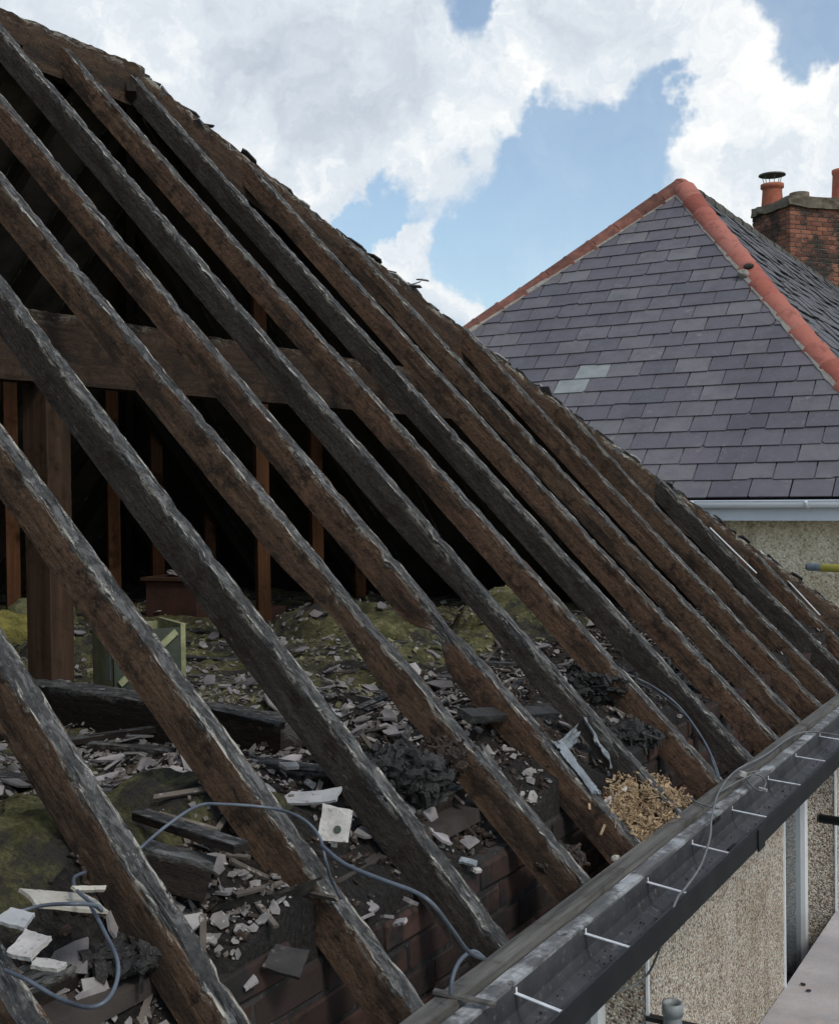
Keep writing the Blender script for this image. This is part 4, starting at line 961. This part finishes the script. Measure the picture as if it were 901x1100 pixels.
def pole(pxy, ypl, r, mat, label, band=None):
    a = at(*pxy, 1, ypl); root = tag(empty('scaffold_pole', a), label, 'scaffold pole')
    q = MB(); q.cyl((0, 0, 0), (2.6, -.1, -.06), r, n=20); link('tube', mesh('tube', q.v, q.f, True), mat, root)
    q = MB(); q.cyl((-.012, 0, 0), (.001, 0, 0), r * .8, n=16); link('end_cap', mesh('end_cap', q.v, q.f, True), M_COWL, root)
    if band: q = MB(); q.cyl((band, -.1 * band / 2.6, -.06 * band / 2.6), (2.55, -.098, -.0588), r * 1.05, n=20); link('tape', mesh('tape', q.v, q.f, True), M_YEL, root)
pole((867, 609), 7.3, .026, M_GALV, 'grey scaffold pole wrapped in yellow tape against the cream wall', .09)
pole((880, 879), 4.9, .022, M_BLK, 'black tube end poking in front of the pebbledash wall')

# ------------------------------------------------------------------ neighbour house
nx0, nA, nH, nZ, aL, aR, YE = -3.051, 3.4, 3.385, .907, 3.929, 3.049, 8.5
NH = Vector((nx0, 12, -2.75))
nb = tag(empty('neighbour_house', NH), 'cream roughcast house with purple slate hipped roof and red clay hip tiles', 'house')
def np_(o): o.parent = nb; o.location = o.location - NH; return o
AP = Vector((nx0, YE + nA, nZ + nH)); LC = Vector((nx0 - aL, YE, nZ)); RC = Vector((nx0 + aR, YE, nZ)); YB = 30.0
fn = (RC - LC).cross(AP - LC).normalized(); fn = fn if fn.z > 0 else -fn
RB = Vector((RC.x, YB + 3, nZ)); RE = Vector((nx0, YB, nZ + nH)); LB = Vector((LC.x, YB + 3, nZ))
rn = (RB - RC).cross(AP - RC).normalized(); rn = rn if rn.z > 0 else -rn
ln = (LB - LC).cross(AP - LC).normalized(); ln = ln if ln.z > 0 else -ln
# deck below the slates
dk_ = MB()
dk_.add([p - Vector((0, 0, .05)) for p in (LC, RC, AP, RB, RE, LB)], [(0, 1, 2), (1, 3, 4, 2), (0, 2, 4, 5), (3, 5, 4), (0, 5, 3, 1)])
np_(dk_.build('roof_deck', M_FELT))
def clip_poly(poly, a, n):
    o = []
    for i in range(len(poly)):
        p, q = poly[i], poly[(i + 1) % len(poly)]; dp, dq = (p - a).dot(n), (q - a).dot(n)
        if dp >= 0: o.append(p)
        if (dp >= 0) != (dq >= 0): o.append(p + (q - p) * (dp / (dp - dq)))
    return o
def slate_slope(O, U, V, nn, x0f, x1f, courses, gauge, width, length, place, tk=.010, seed=1, jk=1.0):
    """O origin at eave, U along, V up the slope"""
    r = random.Random(seed)
    for c in range(courses):
        s0 = c * gauge; x = x0f(s0) - width - (width / 2 if c % 2 else 0); x = math.floor(x / width) * width + (width / 2 if c % 2 else 0)
        wv = .004 * noise.noise(Vector((c, 1, 2)))
        while x < x1f(s0) + width:
            w_ = width
            a, b = x + .003 + r.uniform(0, .004), x + w_ - .003 - r.uniform(0, .004); dz = r.uniform(-.004, .004) * jk + wv * jk
            dz += .008 * noise.noise(Vector((x * .8, c * .3, 5)))
            pts = [(a, s0 + dz), (b, s0 + dz + r.uniform(-.003, .003)), (b, s0 + length), (a, s0 + length)]
            if r.random() < .30:     # chipped corner
                q = r.uniform(.008, .03)
                pts = [(a, s0 + dz), (b - q, s0 + dz), (b, s0 + dz + q), (b, s0 + length), (a, s0 + length)] if r.random() < .5 else [(a, s0 + dz + q), (a + q, s0 + dz), (b, s0 + dz), (b, s0 + length), (a, s0 + length)]
            elif r.random() < .12:
                mm = r.uniform(.3, .7); xx = a + (b - a) * mm; pts = [(a, s0 + dz), (xx, s0 + dz), (xx + .02, s0 + dz + .014), (b, s0 + dz + .012), (b, s0 + length), (a, s0 + length)]
            # clip against hips (in slope coordinates)
            pl = [Vector((p[0], p[1], 0)) for p in pts]
            lo0, lo1 = Vector((x0f(0), 0, 0)), Vector((x0f(1), 1, 0)); hi0, hi1 = Vector((x1f(0), 0, 0)), Vector((x1f(1), 1, 0))
            nl = Vector(((lo1 - lo0).y, -(lo1 - lo0).x, 0)); nh = Vector((-(hi1 - hi0).y, (hi1 - hi0).x, 0))
            pl = clip_poly(pl, lo0, nl)
            if len(pl) > 2: pl = clip_poly(pl, hi0, nh)
            if len(pl) > 2:
                t0 = .004; lift = r.uniform(0, .003) * jk * jk
                vs = []
                for p in pl:
                    hgt = t0 + 2.1 * tk * max(0, 1 - (p.y - s0) / length) + lift
                    vs.append(O + U * p.x + V * p.y + nn * hgt)
                n = len(vs); vs2 = [v + nn * tk for v in vs]
                place(vs + vs2, [tuple(range(n))[::-1], tuple(range(n, 2 * n))] + [(i, (i + 1) % n, n + (i + 1) % n, n + i) for i in range(n)], O + U * (a + b) * .5 + V * (s0 + .1))
            x += width
Vf = (AP - Vector((AP.x, YE, nZ))); Lf = Vf.length; Vf.normalize(); Uf = Vector((1, 0, 0))
Of = Vector((nx0, YE, nZ)) - Vf * .04
used_pale = set(); nfront = [0]; rest = MB()
SOOTY = [(653, 403), (585, 385 + 20), (590, 415)]
def placef(vs, fs, c):
    px, py = proj(c)
    vis = -15 < px < 920 and py > 190 and (px > 505) and (px - 520) * .68 + 350 > py - 25
    if vis and nfront[0] < 300:
        org = c; me = mesh('slate', [v - org for v in vs], fs)
        pale = False
        for key in ((653, 403), (588, 403), (603, 419)):
            if key[0] != 588 and key not in used_pale and abs(px - key[0]) < 24 and abs(py - key[1]) < 8: used_pale.add(key); pale = True; break
        np_(link('slate', me, M_SLP if pale else M_SLATE, None, org)); nfront[0] += 1
    else: rest.add(vs, fs)
slate_slope(Of, Uf, Vf, fn, lambda s: -aL * (1 - s / Lf), lambda s: aR * (1 - s / Lf), int(Lf / .200), .200, .325, .35, placef, seed=4)
o = np_(rest.build('front_slates', M_SLATE)); o['kind'] = 'stuff'
rest = MB()
Vr = (AP - Vector((RC.x, AP.y, nZ))); Lr = Vr.length; Vr.normalize(); Ur = Vector((0, 1, 0)); Or = Vector((RC.x, YE, nZ)) - Vr * .04
slate_slope(Or, Ur, Vr, rn, lambda s: nA * s / Lr, lambda s: YB + 3 - YE - 3 * s / Lr, int(Lr / .200), .200, .325, .35, lambda a, b, c: rest.add(a, b), tk=.010, seed=6, jk=3.0)
o = np_(rest.build('side_slates', M_SIDE)); o['kind'] = 'stuff'
# snagged pale streaks of lime on the front slope: thin runs
# hip and ridge tiles
def hip_tiles(A, B, up, mat, rad=.116, ln_=.31, seed=1, name='hip_tile', special=None):
    r = random.Random(seed); d = (B - A); Ln = d.length; d.normalize(); up = (up - d * up.dot(d)).normalized(); sd_ = d.cross(up)
    n = int(Ln / ln_); bv_ = []; bf_ = []
    for i in range(n * 2 + 1):
        c_ = A + d * (Ln * i / (n * 2)) - up * (.05 * math.sin(math.pi * i / (n * 2)))
        for j in range(9): a = -R(100) + R(200) * j / 8; bv_.append(c_ + sd_ * math.sin(a) * (rad - .012) * 1.05 + up * (math.cos(a) * (rad - .012) - .045))
    for i in range(n * 2):
        for j in range(8): a = i * 9 + j; bf_.append((a, a + 1, a + 10, a + 9))
    np_(link('tile_bedding', mesh('tile_bedding', bv_, bf_, True), M_FELT))
    for i in range(n):
        vs = []; fs = []; k = 9
        s0 = i * ln_ + .004; s1 = (i + 1) * ln_ - .004
        jit = Vector((r.uniform(-.006, .006), r.uniform(-.006, .006), r.uniform(-.004, .006)))
        secs = [(s0, rad * 1.0), (s0 + .02, rad * 1.02), (s1 - .045, rad * 1.06), (s1 - .03, rad * 1.11), (s1, rad * 1.115)]; jit -= up * .05 * math.sin(math.pi * (i + .5) / n)
        for (s, rr_) in secs:
            for t in (0, 1):
                for j in range(k):
                    a = -R(105) / 1 + R(210) * j / (k - 1); q = rr_ - t * .016
                    vs.append(A + d * s + jit + sd_ * math.sin(a) * q * 1.05 + up * (math.cos(a) * q - .045))
        for s in range(len(secs) - 1):
            for j in range(k - 1):
                a = s * 2 * k + j; b = a + 2 * k; fs += [(a, a + 1, b + 1, b), (a + k, b + k, b + k + 1, a + k + 1)]
            a = s * 2 * k; b = a + 2 * k; fs += [(a, b, b + k, a + k), (a + k - 1, a + 2 * k - 1, b + 2 * k - 1, b + k - 1)]
        for s in (0, len(secs) - 1):
            for j in range(k - 1): a = s * 2 * k + j; fs.append((a, a + k, a + k + 1, a + 1))
        org = A + d * (i * ln_); me = mesh(name, [v - org for v in vs], fs, True)
        bm = bmesh.new(); bm.from_mesh(me); bmesh.ops.recalc_face_normals(bm, faces=bm.faces)
        bm.to_mesh(me); bm.free(); me.set_sharp_from_angle(angle=R(40)) if hasattr(me, 'set_sharp_from_angle') else None
        o = np_(link(name, me, mat, None, org))
    return n
hipR_up = (fn + rn).normalized(); hipL_up = (fn + ln).normalized()
hip_tiles(RC + hipR_up * .03, AP + hipR_up * .03, hipR_up, M_TILE, seed=2)
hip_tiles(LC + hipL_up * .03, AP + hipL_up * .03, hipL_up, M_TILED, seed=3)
hip_tiles(RE + Vector((0, 0, .02)), AP + Vector((0, 0, .02)), Vector((0, 0, 1)), M_TILEG, rad=.10, ln_=.4, seed=5, name='ridge_tile')
# apex knuckle
bm = bmesh.new(); bmesh.ops.create_icosphere(bm, subdivisions=3, radius=.112); 
for v in bm.verts: v.co *= 1 + .06 * noise.noise(v.co * 9)
me = bpy.data.meshes.new('apex_cap'); bm.to_mesh(me); bm.free()
for p in me.polygons: p.use_smooth = True
np_(link('apex_cap', me, M_TILE, None, AP + Vector((0, -.02, -.02))))
# mortar bedding beside the hips
for A, B, off in ((RC, AP, -Uf), (LC, AP, Uf)):
    d = (B - A).normalized(); s_ = fn.cross(d).normalized(); s_ = s_ if s_.dot(off) > 0 else -s_
    vs = []; fs = []; n = 60; L_ = (B - A).length
    for i in range(n + 1):
        c0 = A + d * (L_ * i / n); w0 = .13 + .02 * noise.noise(Vector((i * .7, A.x, 3)))
        vs += [c0 + s_ * .04 + fn * .06, c0 + s_ * w0 + fn * .040, c0 + s_ * (w0 + .01) + fn * .005]
    for i in range(n):
        for j in range(2): a = i * 3 + j; fs.append((a, a + 1, a + 4, a + 3))
    me = mesh('mortar_bed', vs, fs); np_(link('mortar_bed', me, M_MORT))
# lump of mortar with a hole in the right hip
c = at(789, 293, 1, YE + 1.95)
best = min((abs(proj(RC.lerp(AP, i / 400))[1] - 296), i / 400) for i in range(401))[1]; c = RC.lerp(AP, best) - Uf * .10 + fn * .055
bm = bmesh.new(); bmesh.ops.create_icosphere(bm, subdivisions=3, radius=.055)
for v in bm.verts: v.co = Vector((v.co.x * 1.1, v.co.y, v.co.z * .8)) * (1 + .4 * noise.noise(v.co * 22))
me = bpy.data.meshes.new('mortar_lump'); bm.to_mesh(me); bm.free(); np_(link('mortar_lump', me, M_MORT, None, c - Vf * .03))
bm = bmesh.new(); bmesh.ops.create_icosphere(bm, subdivisions=2, radius=.042); me = bpy.data.meshes.new('tile_hole_shade'); bm.to_mesh(me); bm.free()
np_(link('tile_hole_shade', me, M_SOOT, None, c + Uf * .035 + Vf * .045 + fn * .03)).scale = (1.3, .8, .7)  # solid dark ball painted in for the shade inside the hole

# walls, fascia, gutter
q = MB(); q.box((LC.x + .3, YE + .3, -2.75), (RC.x - .3, YB + 2.7, nZ - .02)); np_(q.build('wall', M_PEBN))
q = MB(); q.box((LC.x + .05, YE + .03, nZ - .195), (RC.x - .03, YE + .055, nZ - .045)); np_(q.build('fascia', M_WHITE))
q = MB(); q.box((LC.x + .05, YE + .058, nZ - .193), (RC.x - .03, YE + .31, nZ - .175)); np_(q.build('soffit', M_WHITE))
q = MB(); q.box((RC.x - .055, YE + .058, nZ - .195), (RC.x - .03, YB + 3, nZ - .045)); np_(q.build('fascia', M_WHITE))
q = MB(); q.box((RC.x - .31, YE + .31, nZ - .193), (RC.x - .058, YB + 3, nZ - .175)); np_(q.build('soffit', M_WHITE))
def half_gutter(x0, x1, y, z, r=.056):
    vs = []; fs = []; k = 12
    for x in (x0, x1):
        for q_ in (r, r - .006):
            for j in range(k + 1):
                a = math.pi * j / k; vs.append((x, y - math.cos(a) * q_, z - math.sin(a) * q_))
    m_ = k + 1
    for j in range(k): fs += [(j, j + 1, 2 * m_ + j + 1, 2 * m_ + j), (m_ + j, 3 * m_ + j, 3 * m_ + j + 1, m_ + j + 1), (j, m_ + j, m_ + j + 1, j + 1), (2 * m_ + j, 2 * m_ + j + 1, 3 * m_ + j + 1, 3 * m_ + j)]
    fs += [(0, 2 * m_, 3 * m_, m_), (k, m_ + k, 3 * m_ + k, 2 * m_ + k)]
    return mesh('gutter', vs, fs, True)
gz = nZ - .035
g_ = np_(link('gutter', half_gutter(LC.x, RC.x + .02, YE - .03, gz), M_WHITE))
q = MB(); q.cyl((LC.x, YE - .087, gz), (RC.x + .02, YE - .087, gz), .006, n=8); q = q.build('gutter_bead', M_WHITE); q.parent = g_
for x in [LC.x + .6 + i * .9 for i in range(8)]:
    me = half_gutter(x, x + .03, YE - .03, gz, .0625); q = link('gutter_bracket', me, M_UPVC); q.parent = g_

# chimney stack behind the ridge, turned on plan
ca = R(52.0)
dl = Vector((-math.sin(ca), math.cos(ca), 0)); dr = Vector((math.cos(ca), math.sin(ca), 0))      # left face runs along dl (away), right face along dr
ck = at(848, 229, 1, 19.5)                                                              # front corner under the cap

ch_ = tag(empty('chimney_stack', (ck.x, ck.y, ck.z - 1.6), 0), 'soot stained red brick chimney stack behind the slate roof', 'chimney')
CO = Vector(ch_.location)
MC = Matrix((dr, dl, Vector((0, 0, 1)))).transposed().to_4x4()
ck.z += .12; ch_.location.z += .12; CO.z += .12; LR, LL, HC = 2.0, .92, 1.6
def cbox(name, lo, hi, mat, par=ch_):
    q = MB(); q.box(lo, hi, MC); return link(name, mesh(name, q.v, q.f), mat, par)
cbox('core', (.012, .012, -.3), (LR - .012, LL - .012, HC), M_MORT)
CB = [brick_mesh(.213, .10, .065, 30 + i, .003) for i in range(4)]; CBH = [brick_mesh(.10, .10, .065, 40 + i, .003) for i in range(2)]
for m_ in CB + CBH: m_.materials.append(M_BR)
rc = random.Random(9); rotz = math.atan2(dr.y, dr.x); rotl = math.atan2(dl.y, dl.x)
for c in range(20):
    z = HC - .036 - c * .0755
    x = .106 if c % 2 else .05
    first = True
    while x < LR - .02:
        half = (c % 2 == 0 and first)
        me = CBH[rc.randrange(2)] if half else CB[rc.randrange(4)]
        p = MC @ Vector((x, .05 - rc.uniform(0, .006), z)); link('brick', me, None, ch_, p, (0, 0, rotz)); x += .168 if half else .2245; first = False
    y = .106 + (.112 if c % 2 == 0 else .224 - .112)
    while y < LL:
        p = MC @ Vector((.05 - rc.uniform(0, .006), y, z)); link('brick', CB[rc.randrange(4)], None, ch_, p, (0, 0, rotl)); y += .2245
def rough_slab(name, lo, hi, mat, amp, seed):
    bm = bmesh.new(); bmesh.ops.create_cube(bm, size=1); bmesh.ops.subdivide_edges(bm, edges=bm.edges[:], cuts=9, use_grid_fill=True)
    for v in bm.verts:
        p = Vector([lo[i] + (hi[i] - lo[i]) * (v.co[i] + .5) for i in range(3)]); p += Vector((noise.noise(p * 6 + Vector((seed, 0, 0))), noise.noise(p * 6 + Vector((0, seed, 0))), noise.noise(p * 5 + Vector((0, 0, seed))))) * amp
        v.co = MC @ p
    me = bpy.data.meshes.new(name); bm.to_mesh(me); bm.free(); return link(name, me, mat, ch_)
rough_slab('coping', (-.05, -.05, HC), (LR + .05, LL + .05, HC + .13), M_COP, .05, 2)
rough_slab('mortar_cap', (.08, .08, HC + .11), (LR - .1, LL - .1, HC + .22), M_COP, .06, 5)
def pot(px, name, prof_, mat, yoff=.3, zb=HC + .16, k=1.4):
    prof_ = [(z * k, r_ * k) for z, r_ in prof_]
    # position on the stack so that it stands at pixel column px
    best = min((abs(proj(CO + MC @ Vector((t * .01, yoff, zb)))[0] - px), t * .01) for t in range(-5, 200))[1]
    c = MC @ Vector((best, yoff, zb)); n = 24; vs = []; fs = []
    for z, r_ in prof_:
        for i in range(n): t = 2 * math.pi * i / n; vs.append(c + Vector((math.cos(t) * r_, math.sin(t) * r_, z)))
    for k in range(len(prof_) - 1):
        for i in range(n): fs.append((k * n + i, k * n + (i + 1) % n, (k + 1) * n + (i + 1) % n, (k + 1) * n + i))
    o = link(name, mesh(name, vs, fs, True), mat, ch_); return o, c
o, c = pot(829, 'chimney_pot', [(-.06, .135), (.18, .118), (.20, .118), (.215, .14), (.26, .14), (.265, .11), (.1, .10)], M_POTS, .66)
q = MB()
for i in range(6):
    t = i * math.pi / 3; q.cyl(c + Vector((math.cos(t) * .12, math.sin(t) * .15, .33)), c + Vector((math.cos(t) * .17, math.sin(t) * .17, .52)), .007, n=6)
q.cyl(c + Vector((0, 0, .515)), c + Vector((0, 0, .535)), .23, .225, n=24); q.cyl(c + Vector((0, 0, .535)), c + Vector((0, 0, .57)), .225, .05, n=24)
q = link('cowl', mesh('cowl', q.v, q.f), M_COWL, o)
pot(858, 'chimney_pot', [(-.05, .12), (.12, .118), (.125, .10), (.0, .09)], M_COP, .35)
pot(905, 'chimney_pot', [(-.05, .16), (.0, .155), (.06, .14), (.40, .125), (.42, .135), (.46, .135), (.465, .11), (.2, .10)], M_POTS, .35)
print('front slates', nfront[0], 'objects', len(bpy.data.objects))
